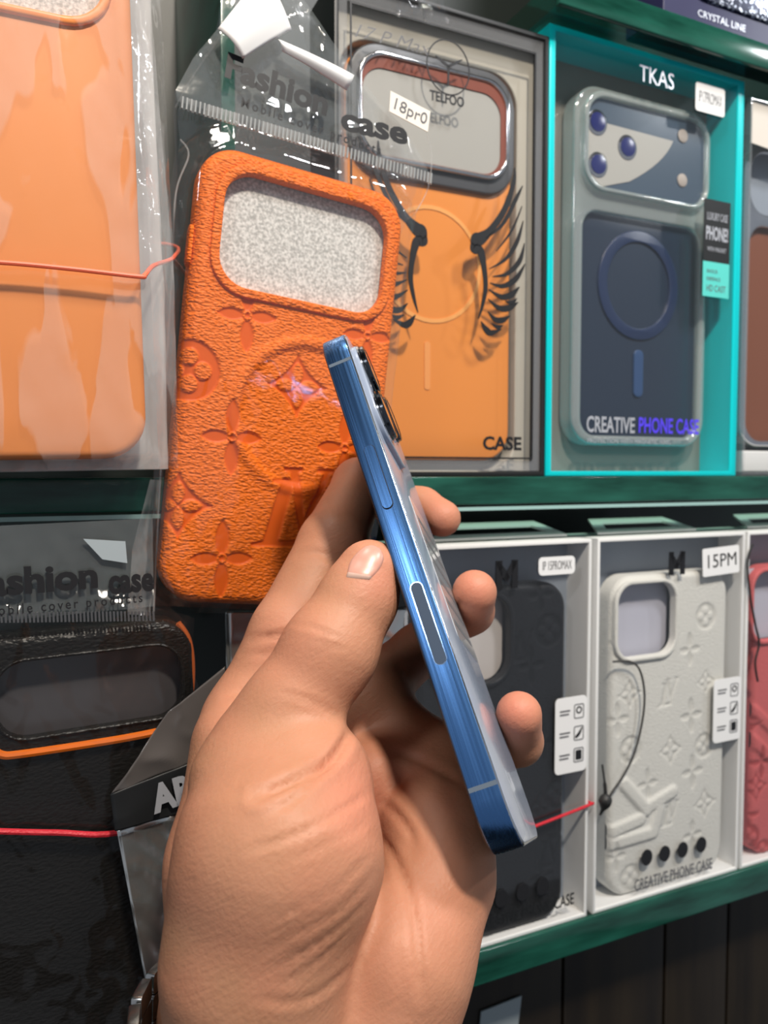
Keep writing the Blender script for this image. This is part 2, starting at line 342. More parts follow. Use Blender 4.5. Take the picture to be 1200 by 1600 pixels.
def text(name, body, x, z, size, y, mat, parent, width=None, rot=0.0, bold=0.0, th=0.08, align='CENTER', space=1.0, shear=0.0, mirror=False):
    cu = bpy.data.curves.new(name, 'FONT'); cu.body = body; cu.size = 1.0; cu.align_x = align; cu.align_y = 'CENTER'
    cu.offset = bold; cu.space_character = space; cu.shear = shear; cu.resolution_u = 3; cu.extrude = 0.0
    o = bpy.data.objects.new('tmp', cu); COL.objects.link(o)
    me = bpy.data.meshes.new_from_object(o.evaluated_get(bpy.context.evaluated_depsgraph_get()))
    bpy.data.objects.remove(o); bpy.data.curves.remove(cu)
    n = len(me.vertices); co = np.zeros(n*3); me.vertices.foreach_get('co', co); co = co.reshape(-1, 3)
    h = size/0.73; sx = h
    if width: w = co[:, 0].max()-co[:, 0].min(); sx = width/max(w, 1e-6)
    if mirror: sx = -sx
    c, s = math.cos(rot), math.sin(rot); X = co[:, 0]*sx; Z = co[:, 1]*h
    V = np.stack([x+X*c-Z*s, np.full(n, y), z+X*s+Z*c], 1)
    F = [tuple(p.vertices) for p in me.polygons]; bpy.data.meshes.remove(me)
    V2 = np.concatenate([V, V+np.array([0, th, 0])]); F2 = F+[tuple(i+n for i in f[::-1]) for f in F]
    edge = {}
    for f in F:
        for i in range(len(f)):
            a, b = f[i], f[(i+1) % len(f)]; edge[(a, b)] = 1
    F2 += [(a, b, b+n, a+n) for (a, b) in edge if (b, a) not in edge]
    return mk(name, V2, F2, mat, parent, smooth=False)
def lathe(name, prof, mat, parent, cx=0, cz=0, n=40, mats=None):      # profile of (radius, y) about an axis along y
    V = []; F = []
    for r, y in prof: V += [(cx+r*math.cos(2*math.pi*i/n), y, cz+r*math.sin(2*math.pi*i/n)) for i in range(n)]
    for k in range(len(prof)-1):
        for i in range(n): F.append((k*n+i, k*n+(i+1) % n, (k+1)*n+(i+1) % n, (k+1)*n+i))
    F.append(tuple(range(n))); F.append(tuple((len(prof)-1)*n+i for i in range(n)))
    return mk(name, V, F, mat, parent, recalc=True)
def vnoise(x, y, seed=0):
    xi = np.floor(x).astype(np.int64); yi = np.floor(y).astype(np.int64); fx = x-xi; fy = y-yi
    fx = fx*fx*(3-2*fx); fy = fy*fy*(3-2*fy)
    def h(a, b):
        v = (a*374761393+b*668265263+seed*974711) & 0xffffffff; v = ((v ^ (v >> 13))*1274126177) & 0xffffffff
        return ((v ^ (v >> 16)) & 0xffff)/65535.0
    return (h(xi, yi)*(1-fx)+h(xi+1, yi)*fx)*(1-fy)+(h(xi, yi+1)*(1-fx)+h(xi+1, yi+1)*fx)*fy
def ridge(x, y, seed): return 1-np.abs(2*vnoise(x, y, seed)-1)
def film(name, rows, yfun, mat, parent, nx=60, nz=90, wr=1.0, scale=9.0, seed=1, closed_edge=True):
    """clear sheet: rows = (z, x_left, x_right) from bottom to top; yfun(x, z) = sheet height; wr = crease height in mm"""
    rows = np.array(sorted(rows)); zz = np.linspace(rows[0, 0], rows[-1, 0], nz)
    xl = np.interp(zz, rows[:, 0], rows[:, 1]); xr = np.interp(zz, rows[:, 0], rows[:, 2]); u = np.linspace(0, 1, nx)
    X = xl[:, None]+(xr-xl)[:, None]*u; Z = np.repeat(zz[:, None], nx, 1)
    a = 0.5; Xr = X*math.cos(a)+Z*math.sin(a); Zr = -X*math.sin(a)+Z*math.cos(a)
    W = ridge(X/scale+0.4*vnoise(X/7, Z/7, seed+5)*2, Z/(scale*2.6), seed)**3*1.0 + ridge(Xr/(scale*.6), Zr/(scale*1.7), seed+1)**4*0.6 + vnoise(X/3, Z/4, seed+2)*0.18
    Y = yfun(X, Z) - (wr(X, Z) if callable(wr) else wr)*W
    V = np.stack([X, Y, Z], -1).reshape(-1, 3)
    F = [(j*nx+i, j*nx+i+1, (j+1)*nx+i+1, (j+1)*nx+i) for j in range(nz-1) for i in range(nx-1)]
    return mk(name, V, F, mat, parent, angle=180)

# ------------------------------------------------------------------ relief panels (embossed leather backs)
def sd_rrect(x, z, x0, x1, z0, z1, r):
    cx, cz, hx, hz = (x0+x1)/2, (z0+z1)/2, (x1-x0)/2-r, (z1-z0)/2-r
    qx = np.abs(x-cx)-hx; qz = np.abs(z-cz)-hz
    return np.hypot(np.maximum(qx, 0), np.maximum(qz, 0))+np.minimum(np.maximum(qx, qz), 0)-r
def sd_petal(x, y, a, b):
    R = (a*a+b*b)/(2*b); o = R-b; return np.maximum(np.hypot(x, y+o), np.hypot(x, y-o))-R
def sd_poly(x, y, P):
    d = np.full(x.shape, 1e9); ins = np.zeros(x.shape, bool); n = len(P)
    for i in range(n):
        (ax, ay), (bx, by) = P[i], P[(i+1) % n]; ex, ey = bx-ax, by-ay
        t = np.clip(((x-ax)*ex+(y-ay)*ey)/(ex*ex+ey*ey), 0, 1); d = np.minimum(d, np.hypot(x-ax-t*ex, y-ay-t*ey))
        c = ((ay <= y) != (by <= y)) & (x < (bx-ax)*(y-ay)/((by-ay) if by != ay else 1e-9)+ax); ins ^= c
    return np.where(ins, -d, d)
def motif(kind, x, z, cx, cz, r, rot=0.0):
    c, s = math.cos(rot), math.sin(rot); X = ((x-cx)*c+(z-cz)*s)/r; Z = (-(x-cx)*s+(z-cz)*c)/r
    if kind == 'flower':
        d = np.minimum(np.minimum(sd_petal(X-0.55, Z, 0.50, 0.21), sd_petal(X+0.55, Z, 0.50, 0.21)), np.minimum(sd_petal(Z-0.68, X, 0.62, 0.23), sd_petal(Z+0.68, X, 0.62, 0.23)))
        d = np.minimum(d, np.hypot(X, Z)-0.2); d = np.maximum(d, -(np.abs(np.hypot(X, Z)-0.13)-0.035))
    elif kind == 'diamond':
        q = (np.abs(X)**0.72+np.abs(Z)**0.72)**(1/0.72)-1; d = q*0.6
        f = np.minimum(np.minimum(sd_petal(X-0.36, Z, 0.33, 0.17), sd_petal(X+0.36, Z, 0.33, 0.17)), np.minimum(sd_petal(Z-0.36, X, 0.33, 0.17), sd_petal(Z+0.36, X, 0.33, 0.17)))
        d = np.maximum(d, -f)
    elif kind == 'disc':
        R = np.hypot(X, Z); f = np.minimum(np.minimum(np.hypot(X-.42, Z), np.hypot(X+.42, Z)), np.minimum(np.hypot(X, Z-.42), np.hypot(X, Z+.42)))-0.27
        d = np.maximum(R-0.95, -f)
    else:                              # interlaced letters L and V
        Lp = [(-0.95, -1.0), (0.45, -1.0), (0.55, -0.55), (0.45, -0.55), (0.3, -0.85), (-0.25, -0.85), (0.1, 0.55), (0.3, 0.62), (0.32, 0.7), (-0.45, 0.7), (-0.47, 0.62), (-0.25, 0.55), (-0.65, -0.85), (-0.95, -0.92)]
        Vp = [(-0.15, 0.98), (0.35, 0.98), (0.35, 0.9), (0.25, 0.86), (0.42, -0.25), (0.92, 0.86), (0.75, 0.9), (0.75, 0.98), (1.2, 0.98), (1.2, 0.9), (1.08, 0.86), (0.45, -0.6), (0.28, -0.6), (0.02, 0.86), (-0.15, 0.9)]
        d = np.minimum(sd_poly(X, Z, Lp), sd_poly(X, Z, Vp))
    return d*r
def relief(name, w, h, r, hole, res, R, feats, mat, parent, y0, extra=None, depth=0.45, soft=0.18):
    nx = int(w/res)+3; nz = int(h/res)+3
    x = np.linspace(-w/2-res*0.5, w/2+res*0.5, nx); z = np.linspace(-res*0.5, h+res*0.5, nz); X, Z = np.meshgrid(x, z)
    def sd(a, b):
        d = sd_rrect(a, b, -w/2, w/2, 0, h, r)
        return np.maximum(d, -sd_rrect(a, b, *hole)) if hole else d
    D = sd(X, Z); out = D > 0; e = 1e-3
    for _ in range(3):
        d = sd(X, Z); gx = (sd(X+e, Z)-d)/e; gz = (sd(X, Z+e)-d)/e; k = np.where(out, d, 0); X = X-k*gx; Z = Z-k*gz
    em = np.clip(-sd_rrect(X, Z, -w/2, w/2, 0, h, r), 0, R); Y = y0+R-np.sqrt(np.maximum(R*R-(R-em)**2, 0))
    mask = np.zeros(X.shape)
    for f in feats:
        d = motif(f[0], X, Z, *f[1:]); mask = np.maximum(mask, 1/(1+np.exp(np.clip(d/soft*2, -40, 40))))
    Y = Y+depth*mask
    if extra is not None: Y = Y-extra(X, Z)
    idx = np.arange(nx*nz).reshape(nz, nx); o4 = out[:-1, :-1] & out[1:, :-1] & out[:-1, 1:] & out[1:, 1:]
    jj, ii = np.nonzero(~o4); F = np.stack([idx[jj, ii], idx[jj, ii+1], idx[jj+1, ii+1], idx[jj+1, ii]], 1)
    V = np.stack([X, Y, Z], -1).reshape(-1, 3); used = np.unique(F); mp = -np.ones(nx*nz, int); mp[used] = np.arange(len(used))
    return mk(name, V[used], mp[F], mat, parent, angle=60, attrs={'press': mask.reshape(-1)[used]})
def leather_case(t, w, h, r, hole, th, mat, feats, res=0.7, R=3.0, lip=2.2, lipmat=None, extra=None, depth=0.45, lip_out=1.6, y0=0.0):
    relief('embossed_back', w, h, r, hole, res, R, feats, mat, t, y0, extra, depth)
    V, F = slab_data([rrect(-w/2, w/2, 0, h, r)], y0+R, y0+th, back=False, front=False)
    mk('side_wall', V, F, mat, t)
    x0, x1, z0, z1, hr = hole
    slab('camera_lip', [rrect(x0-lip*0.6, x1+lip*0.6, z0-lip*0.6, z1+lip*0.6, hr+lip*0.6), rrect(x0+lip*0.4, x1-lip*0.4, z0+lip*0.4, z1-lip*0.4, hr-lip*0.3)], y0-lip_out, y0+th*0.25, lipmat or mat, t, bev=0.7)

# ------------------------------------------------------------------ setting
def struct(name, s, z, n): 
    o = bpy.data.objects.new(name, None); return o
def wmat(s, z, n): return Matrix.Translation(Vector((OW+s*ES+n*EN+np.array([0, 0, z]))*MM)) @ Matrix.Rotation(YAW, 4, 'Z')
def setting(name, bl, mat, s=0, z=0, n=0):
    o = boxes(name, bl, mat); o.matrix_world = wmat(s, z, n); o['kind'] = 'structure'; return o
setting('wall_back', [(-700, 900, 120, 140, -1400, 1000)], M['wall_dark'])
setting('floor', [(-1500, 1500, -1800, 140, -1420, -1400)], M['wood'])

setting('ceiling', [(-1500, 1500, -1500, 100, 1000, 1020)], M['ceiling'])

def shelf(z_top, th, s0, s1, label):
    t = thing('glass_shelf', (s0+s1)/2, z_top-th, 0, label, 'shelf'); h = (s1-s0)/2
    slab('glass_plank', [[(-h, 0), (h, 0), (h, th), (-h, th)]], -9.4, 119.5, M['plank_glass'], t)
    slab('green_edge', [[(-h, 0), (h, 0), (h, th), (-h, th)]], -12, -9.6, M['shelf_glass'], t, bev=0.8)
    return t
sh_mid = shelf(-1.6, 12.5, -420, 520, 'green glass shelf at eye level under the apricot case and the clear boxes')
sh_top = shelf(225.5, 13, 82, 520, 'green glass shelf at the top, with the glitter box standing on it')
sh_low = shelf(-220, 16, -420, 520, 'green glass shelf below the black, white and pink cases')
boxes('label_rail', [(-470, 470, -11.5, -10.2, -2.6, -1.0)], M['shelf_edge_light'], sh_mid)
# glass divider and dark cabinet below
gd = thing('glass_divider', -62, -1.5, 20, 'upright glass divider panel behind the orange leather case bag', 'divider')
slab('glass_sheet', [[(-3, 0), (3, 0), (3, 260), (-3, 260)]], 0, 99, M['shelf_glass'], gd, bev=0.6)
cb = thing('wooden_cabinet', 60, -1400, 22, 'dark brown wooden cabinet front under the lowest glass shelf', 'cabinet')
xs = [-480, -330, -180, -70, PL(880, 1560, 22)[0]-60, PL(1038, 1560, 22)[0]-60, PL(1136, 1560, 22)[0]-60, 330, 480]
for a, b in zip(xs[:-1], xs[1:]):
    slab('plank', [[(a+0.9, 0), (b-0.9, 0), (b-0.9, 1163), (a+0.9, 1163)]], 0, 16, M['wood'], cb, bev=1.2)
boxes('carcass', [(-482, 482, 17, 97, 0, 1163)], M['black_card'], cb)
a0, b0 = PL(738, 1612, 19); a1, b1 = PL(826, 1556, 19)
tg = thing('price_tag', (a0+a1)/2, b0-14, 20.4, 'blank pale grey tag stuck on the dark cabinet below the black case', 'tag')
slab('card', [[(-13, 0), (11, 0), (14, b1-b0+14), (-11, b1-b0+13)]], 0, 0.8, M['tag'], tg, bev=0.2)

# ------------------------------------------------------------------ boxed cases
def sticker(name, t, x0, x1, z0, z1, y, body, mat='paper', ink='ink', r=2.0, rot=0.0, parent=None, bold=0.0, size=0.5, wf=0.8):
    cx, cz = (x0+x1)/2, (z0+z1)/2; c, s = math.cos(rot), math.sin(rot)
    P = [(cx+(x-cx)*c-(z-cz)*s, cz+(x-cx)*s+(z-cz)*c) for x, z in rrect(x0, x1, z0, z1, r, 5)]
    o = slab(name, [P], y-0.3, y, M[mat], t)
    if body: text('sticker_text', body, cx, cz, (z1-z0)*size, y-0.42, M[ink], o, width=(x1-x0)*wf, rot=rot, bold=bold)
    return o
def box_shell(t, w, h, d, wall, mat, back, inner=None, frame=3.0, window='window_clear', r=0.6):
    o = slab('box_frame', [[(-w/2, 0), (w/2, 0), (w/2, h), (-w/2, h)], [(-w/2+wall, wall), (w/2-wall, wall), (w/2-wall, h-wall), (-w/2+wall, h-wall)]], 0, d, M[mat], t, bev=0.5, seg=2)
    slab('back_card', [[(-w/2+wall, wall), (w/2-wall, wall), (w/2-wall, h-wall), (-w/2+wall, h-wall)]], 16.5, 17.5, M[back], t)
    slab('window', [[(-w/2+wall*0.5, wall*0.5), (w/2-wall*0.5, wall*0.5), (w/2-wall*0.5, h-wall*0.5), (-w/2+wall*0.5, h-wall*0.5)]], 0.6, 0.9, M[window], t)
    return o

# --- winged orange case in clear box
t = thing('clear_box', 31.5, -1.4, 0, 'clear display box with black line border around the winged orange case', 'box')
bx1 = t; w, h = 108, 206
slab('box_frame', [[(-w/2, 0), (w/2, 0), (w/2, h), (-w/2, h)], [(-w/2+2, 2), (w/2-2, 2), (w/2-2, h-2), (-w/2+2, h-2)]], 0, 30, M['black_card'], t, bev=0.4, seg=2)
slab('back_card', [[(-w/2+2, 2), (w/2-2, 2), (w/2-2, h-2), (-w/2+2, h-2)]], 22.5, 23.5, M['beige_card'], t)
slab('inner_tray', [[(-w/2+2, 2), (w/2-2, 2), (w/2-2, h-2), (-w/2+2, h-2)], rrect(-48.2, 42.6, 2.8, 188.4, 15)], 9, 22, M['beige_card'], t, bev=0.8)
slab('window', [[(-w/2+1.2, 1.2), (w/2-1.2, 1.2), (w/2-1.2, h-1.2), (-w/2+1.2, h-1.2)]], 0.5, 0.8, M['window_clear'], t)
slab('border_line', [[(-w/2+7, 8), (w/2-7, 8), (w/2-7, h-9), (-w/2+7, h-9)], [(-w/2+7.8, 8.8), (w/2-7.8, 8.8), (w/2-7.8, h-9.8), (-w/2+7.8, h-9.8)]], 0.1, 0.4, M['ink'], t)
slab('acrylic_margin', [[(-w/2+2.5, 2.5), (w/2-2.5, 2.5), (w/2-2.5, h-2.5), (-w/2+2.5, h-2.5)], [(-w/2+6.2, 7.2), (w/2-6.2, 7.2), (w/2-6.2, h-8.2), (-w/2+6.2, h-8.2)]], 1.2, 2.0, M['acrylic'], t)
cx, cz = loc(t, 701, 105); em = thing('tmp', 0, 0, 0, 'x', 'x'); bpy.data.objects.remove(em)
slab('round_emblem', [circle(cx, cz, 11, 40, 12.0), circle(cx, cz, 10.4, 40, 11.4)], 0.1, 0.35, M['ink'], t)
ribbons('emblem_mark', [[(cx-6.5, cz+3.6, .5), (cx-3.5, cz+2.2, 1.2), (cx, cz+0.4, 1.1)], [(cx+7, cz+4.8, .5), (cx+3.5, cz+2.6, 1.2), (cx, cz+0.4, 1.1)], [(cx, cz+1, 1.2), (cx, cz-3, 1.0), (cx-.2, cz-8, .6)]], 0.1, 0.25, M['ink'], t)
x, z = loc(t, 699, 155); text('brand_text', 'TELFOO', x, z, 4.4, 0.1, M['ink'], t, width=17.5, bold=0.03)
x, z = loc(t, 785, 694); text('case_text', 'CASE', x, z, 6.2, 0.1, M['ink'], t, width=21.5, bold=0.035)
x, z = loc(t, 610, 62); text('handwritten_text', '17 P Max', x, z, 6, 0.1, M['grey_ink'], t, width=36, shear=0.4, bold=-0.012)
def wing(t, sgn):
    cxm = loc(t, 702, 420)[0]
    px = [[(738, 382, 1.5), (744, 375, 4.5), (752, 372, 4.2), (768, 358, 2.4), (790, 325, 2.2), (803, 285, 1.6), (805, 262, .4)],
          [(737, 378, .4), (741, 388, 3.2), (751, 392, 3.0), (757, 420, 2.0), (759, 450, 1.7), (754, 478, 1.2), (748, 498, .3)],
          [(760, 372, .4), (786, 350, 1.3), (806, 312, 1.5), (817, 290, .3)], [(765, 420, .3), (790, 405, 1.2), (808, 378, 1.6), (818, 345, .3)],
          [(770, 432, .3), (792, 428, 1.4), (812, 408, 1.8), (820, 380, .3)], [(766, 442, .3), (786, 447, 1.6), (806, 436, 2.0), (821, 412, .3)],
          [(764, 452, .3), (784, 464, 1.8), (800, 460, 2.2), (812, 448, .3)], [(763, 467, .3), (780, 481, 1.8), (796, 481, 2.2), (810, 472, .3)],
          [(763, 487, .3), (774, 499, 1.8), (786, 500, 2.0), (797, 493, .3)], [(752, 502, .3), (760, 515, 2.2), (768, 520, 2.0), (784, 514, .3)],
          [(776, 392, .3), (800, 360, .9), (816, 322, .3)], [(790, 470, .3), (800, 473, 1.6), (808, 466, .3)], [(768, 505, .3), (778, 511, 1.5), (786, 508, .3)]]
    S = []
    for st in px:
        q = []
        for a, b, wd in st:
            xx, zz = loc(t, a, b); q.append(((xx if sgn > 0 else 2*cxm-xx), zz, wd*1.35))
        S.append(q)
    return ribbons('printed_wing', S, 0.1, 0.3, M['ink'], t)
wing(t, 1); wing(t, -1)
t = thing('phone_case', 31.5, 2.2, 7, 'orange phone case with silver camera ring inside the winged clear box', 'phone case')
slab('orange_back', [rrect(-46, 40, 4, 182, 14)], 3, 6.0, M['orange_board'], t, bev=1.2)
slab('clear_shell', [rrect(-47.5, 42, 2.6, 184, 15)], 6.2, 14, M['acrylic'], t, bev=1.5)
slab('camera_surround', [rrect(-45, 40.5, 128, 184, 16)], 0.6, 2.9, M['dark_grey'], t, bev=1.0)
slab('camera_ring', [rrect(-41, 36.5, 134, 180, 13), rrect(-39, 34.5, 136, 178, 11.5)], -1.6, 0.4, M['chrome'], t, bev=0.8)
slab('camera_opening', [rrect(-39.4, 34.9, 135.6, 178.4, 11.8)], 0.0, 0.5, M['grey_lens_card'], t)
slab('opening_reflection', [rrect(-39, 34.5, 136, 178, 11.5), rrect(-38.6, 31.8, 136.4, 173, 10)], -0.5, -0.1, pm('rust_reflection', (0.22, 0.05, 0.025), 0.4), t)  # painted reflection: orange inner wall mirrored along the opening's top and right
slab('magnet_ring', [circle(-3, 93, 26.5), circle(-3, 93, 24.6)], 2.7, 3.0, pm('ring_print', (0.86, 0.38, 0.10), 0.4), t)
slab('magnet_bar', [rrect(-6.5, -3.5, 36, 58, 1.4)], 2.7, 3.0, pm('bar_print', (0.84, 0.33, 0.09), 0.4), t)

# --- teal box with the navy case
t = thing('teal_box', 150.5, -1.4, 0, 'teal framed display box with clear window around the navy case', 'box')
w, h, d = 129, 212.5, 34
slab('box_frame', [[(-w/2, 0), (w/2, 0), (w/2, h), (-w/2, h)], [(-w/2+3.5, 2.4), (w/2-5, 2.4), (w/2-5, h-3.0), (-w/2+3.5, h-3.0)]], 0, d, M['teal'], t, bev=0.5, seg=2)
slab('back_card', [[(-w/2+3, 2), (w/2-4, 2), (w/2-4, h-2.5), (-w/2+3, h-2.5)]], 21, 22, M['warm_card'], t)
slab('window', [[(-w/2+1, 1), (w/2-1, 1), (w/2-1, h-1), (-w/2+1, h-1)]], 0.5, 0.8, M['window_clear'], t)
x, z = loc(t, 1027, 122); text('brand_text', 'TKAS', x, z, 8.5, 0.1, M['silver_ink'], t, width=23, bold=0.0)
x, z = loc(t, 955, 665); text('slogan_text', 'CREATIVE', x, z, 8.0, 0.1, M['silver_ink'], t, width=31, bold=0.02)
x2, z2 = loc(t, 1046, 667); text('slogan_text', 'PHONE CASE', x2, z2, 8.0, 0.1, M['violet_ink'], t, width=42, bold=0.02)
x, z = loc(t, 985, 690); text('small_print', 'PROTECTION WITH MAGNETIC RING', x, z, 2.2, 0.1, M['silver_ink'], t, width=55)
x0, z0 = loc(t, 1086, 172); x1, z1 = loc(t, 1130, 140); sticker('size_sticker', t, x0, x1+1, z0, z1, 0, 'IP17PROMAX', ink='grey_ink', size=0.42, r=1.5)
x0, z0 = loc(t, 1097, 462); x1, z1 = loc(t, 1141, 318); zm = z0+(z1-z0)*0.36
lb = slab('side_label', [[(x0, zm), (x1, zm), (x1, z1), (x0, z1)]], -0.3, 0, M['black_card'], t)
text('label_text', 'LUXURY CASE', (x0+x1)/2, z1-9, 4.2, -0.42, M['silver_ink'], lb, width=15); text('label_text', 'PHONE!', (x0+x1)/2, z1-18, 7, -0.42, M['silver_ink'], lb, width=16, bold=0.03)
text('label_text', 'WITH MAGNET', (x0+x1)/2, z1-26, 2.4, -0.42, M['silver_ink'], lb, width=14)
lb = slab('mint_label', [[(x0, z0), (x1, z0), (x1, zm), (x0, zm)]], -0.3, 0, M['mint'], t)
text('label_text', 'SHOCK', (x0+x1)/2-3, zm-5, 1.9, -0.42, M['grey_ink'], lb, width=8); text('label_text', 'DEFENCE', (x0+x1)/2-2, zm-9, 1.9, -0.42, M['grey_ink'], lb, width=10); text('label_text', 'HD CAST', (x0+x1)/2, zm-14, 3.6, -0.42, M['grey_ink'], lb, width=14)
t = thing('phone_case', 155, 8.5, 10, 'navy phone case with clear rim and three printed lenses inside the teal box', 'phone case')
cw = 46; hh = 186
slab('clear_rim', [rrect(-cw, cw, 6, hh, 15), rrect(-cw+6.5, cw-5, 11, hh-62, 9)], 0, 9, M['clear_rim'], t, bev=1.6)
slab('navy_back', [rrect(-cw+4.5, cw-3, 9, hh-60, 10)], 3.6, 6.4, M['navy'], t, bev=0.8)
slab('camera_frame', [rrect(-cw+3.5, cw-3, hh-53, hh-3.5, 13), rrect(-cw+6.5, cw-5.5, hh-50.5, hh-6.5, 11)], -3.5, 1, M['clear_rim'], t, bev=1.0)
slab('camera_panel', [rrect(-cw+6.3, cw-5.3, hh-50.7, hh-6.3, 11)], -1.0, -0.2, pm('slate_camera_panel', (0.055, 0.085, 0.125), 0.2, coat=0.6), t)
arc = [(-cw+7.5, hh-18), (18, hh-19)] + [(18-1.5*i-0.55*i*i*0.5, hh-19-3.2*i) for i in range(1, 9)] + [(-cw+16, hh-50), (-cw+10.5, hh-46), (-cw+7.5, hh-40)]
slab('pale_lens_field', [arc], -1.3, -1.05, M['grey_lens_card'], t)
for px, py in ((930, 193), (977, 232), (931, 259)):
    x, z = loc(t, px, py); ln = lathe('printed_lens', [(6.2, -1.35), (6.2, -1.6), (5.2, -1.9)], M['chrome'], t, x, z); lathe('lens_glass', [(4.7, -1.9), (4.7, -2.2), (3.4, -2.4)], M['lens_blue'], ln, x, z)
for px, py in ((1064, 214), (1063, 283)):
    x, z = loc(t, px, py); lathe('flash_dot', [(3.4, -1.05), (3.4, -1.5), (2.6, -1.8)], pm('flash', (0.40, 0.35, 0.31), 0.5), t, x, z)
x, z = loc(t, 997, 447, 3.6); slab('magnet_ring', [circle(x, z, 27.5, 48, 28.5), circle(x, z, 21.5, 48, 22.5)], 2.6, 3.7, M['navy_deep'], t, bev=0.5)
x, z = loc(t, 996, 584, 3.6); slab('magnet_bar', [rrect(x-3.2, x+3.2, z-12.5, z+12.5, 3)], 2.6, 3.7, pm('bar_blue', (0.03, 0.07, 0.17), 0.3), t, bev=0.4)
t = thing('side_button_blank', 0, 0, 0, 'x', 'x'); bpy.data.objects.remove(t)

# --- clear box at the frame's right edge
t = thing('clear_box', 281, -1.4, 0, 'clear box with silver rimmed brown case beyond the teal box', 'box')
w, h = 122, 206
slab('box_frame', [[(-w/2, 0), (w/2, 0), (w/2, h), (-w/2, h)], [(-w/2+2, 2), (w/2-2, 2), (w/2-2, h-2), (-w/2+2, h-2)]], 0, 32, M['acrylic'], t, bev=0.5, seg=2)
slab('back_card', [[(-w/2+2, 2), (w/2-2, 2), (w/2-2, h-2), (-w/2+2, h-2)]], 31, 32, M['dark_grey'], t)
slab('base_tray', [[(-w/2+2.2, 2.2), (w/2-2.2, 2.2), (w/2-2.2, 14), (-w/2+2.2, 14)]], 2, 8, M['white'], t, bev=1.0)
slab('top_card', [[(-w/2+2.2, h-24), (-w/2+30, h-26), (w/2-2.2, h-14), (w/2-2.2, h-2.2), (-w/2+2.2, h-2.2)]], 1.0, 1.6, M['ivory'], t)
slab('window', [[(-w/2+1, 1), (w/2-1, 1), (w/2-1, h-1), (-w/2+1, h-1)]], 0.4, 0.7, M['window_clear'], t)
t = thing('phone_case', 281, 15, 10, 'brown phone case with silver rim inside the clear box beside the teal one', 'phone case')
slab('silver_rim', [rrect(-52, 50, 0, 172, 15), rrect(-47, 45, 4, 126, 12), rrect(-47, 45, 133, 167, 12)], 0, 9, M['chrome'], t, bev=1.4)
slab('brown_back', [rrect(-48, 46, 3, 127, 12)], 4, 8, M['brown'], t)
slab('camera_panel', [rrect(-48, 46, 132, 168, 12)], 4, 8, M['grey_card'], t)

# --- glitter box on the top shelf
t = thing('glitter_box', 226, 225.8, -8, 'dark indigo box with a glittering silver panel standing on the top shelf', 'box')
slab('card_box', [rrect(-78, 90, 0, 190, 1)], 0, 26, M['indigo'], t, bev=0.8)
slab('glitter_panel', [rrect(-62, 80, 13, 180, 12)], -1.4, -0.05, M['glitter'], t, bev=0.5)
text('box_text', 'CRYSTAL LINE', -38, 6.2, 3.6, -0.2, M['silver_ink'], t, width=34)

# --- lower shelf: white boxes with embossed cases
def white_box(s, w, z, h, label, hangs):
    t = thing('white_box', s, z, -10, label, 'box'); d = 32
    box_shell(t, w, h, d, 1.8, 'white', 'grey_card')
    slab('hang_tab', [[(-w/2+hangs[0], 0), (-w/2+hangs[0]+8, 17), (-w/2+hangs[1]-8, 17), (-w/2+hangs[1], 0)], [(-w/2+hangs[0]+9, 4), (-w/2+hangs[0]+13, 12), (-w/2+hangs[1]-13, 12), (-w/2+hangs[1]-9, 4)]],
         0, 1.2, M['white'], t, xf=lambda x, y, zz, h=h: (x, 12+zz, h+0.6+y*1.0+zz*0.34), bev=0.2)
    return t
def icons_label(t, x0, x1, z0, z1):
    o = slab('icon_label', [rrect(x0, x1, z0, z1, 2.5)], -0.3, 0, M['paper'], t)
    hgt = (z1-z0); wd = x1-x0
    for k, ch in enumerate(('9', '/', 'B')):
        zc = z1-hgt*(0.2+0.29*k)
        boxes('printed_line', [(x0+wd*.14, x0+wd*.46, -0.42, -0.3, zc+0.5, zc+1.3), (x0+wd*.14, x0+wd*.42, -0.42, -0.3, zc-1.2, zc-0.4)], M['grey_ink'], o)
        cxx = x0+wd*.74; slab('printed_icon', [rrect(cxx-3, cxx+3, zc-3.6, zc+3.6, 1), rrect(cxx-2.5, cxx+2.5, zc-3.1, zc+3.1, .6)], -0.42, -0.3, M['grey_ink'], o)
        if k == 1: ribbons('icon_mark', [[(cxx-2, zc-2, 1.2), (cxx, zc-.5, 1.6), (cxx+2, zc+2.6, .5)]], -0.45, 0.1, M['ink'], o)
        elif k == 2: slab('icon_mark', [rrect(cxx-1.8, cxx+1.8, zc-2.4, zc+2.4, .5)], -0.45, -0.3, M['ink'], o)
        else: slab('icon_mark', [circle(cxx, zc+.6, 1.8, 16), circle(cxx, zc+.6, 1.1, 16)], -0.45, -0.3, M['ink'], o)
def m_logo(t, cx, cz, sz):
    k = sz
    ribbons('m_emblem', [[(cx-k*.62, cz-k, k*.5), (cx-k*.62, cz, k*.5), (cx-k*.62, cz+k, k*.5)], [(cx+k*.68, cz-k, k*.5), (cx+k*.68, cz, k*.5), (cx+k*.68, cz+k, k*.5)],
                         [(cx-k*.75, cz+k*.9, k*.3), (cx-k*.3, cz+k*.2, k*.5), (cx+.05*k, cz-k*.35, k*.5)], [(cx-.1*k, cz-k*.4, k*.45), (cx+k*.3, cz+k*.25, k*.45), (cx+k*.72, cz+k*.95, k*.3)]], 0.0, 0.5, M['ink'], t)
BOX_LZ = -219.9
bxb = white_box(55.8, 101.6, BOX_LZ, 188, 'white display box with the black embossed case, partly behind the hand', (6, 96))
bxw = white_box(161, 101.6, BOX_LZ, 188, 'white display box with the ivory embossed case, between black and pink cases', (10, 78))
bxp = white_box(264.5, 101.6, BOX_LZ, 188, 'white display box with the pink embossed case at the shelf end', (14, 74))
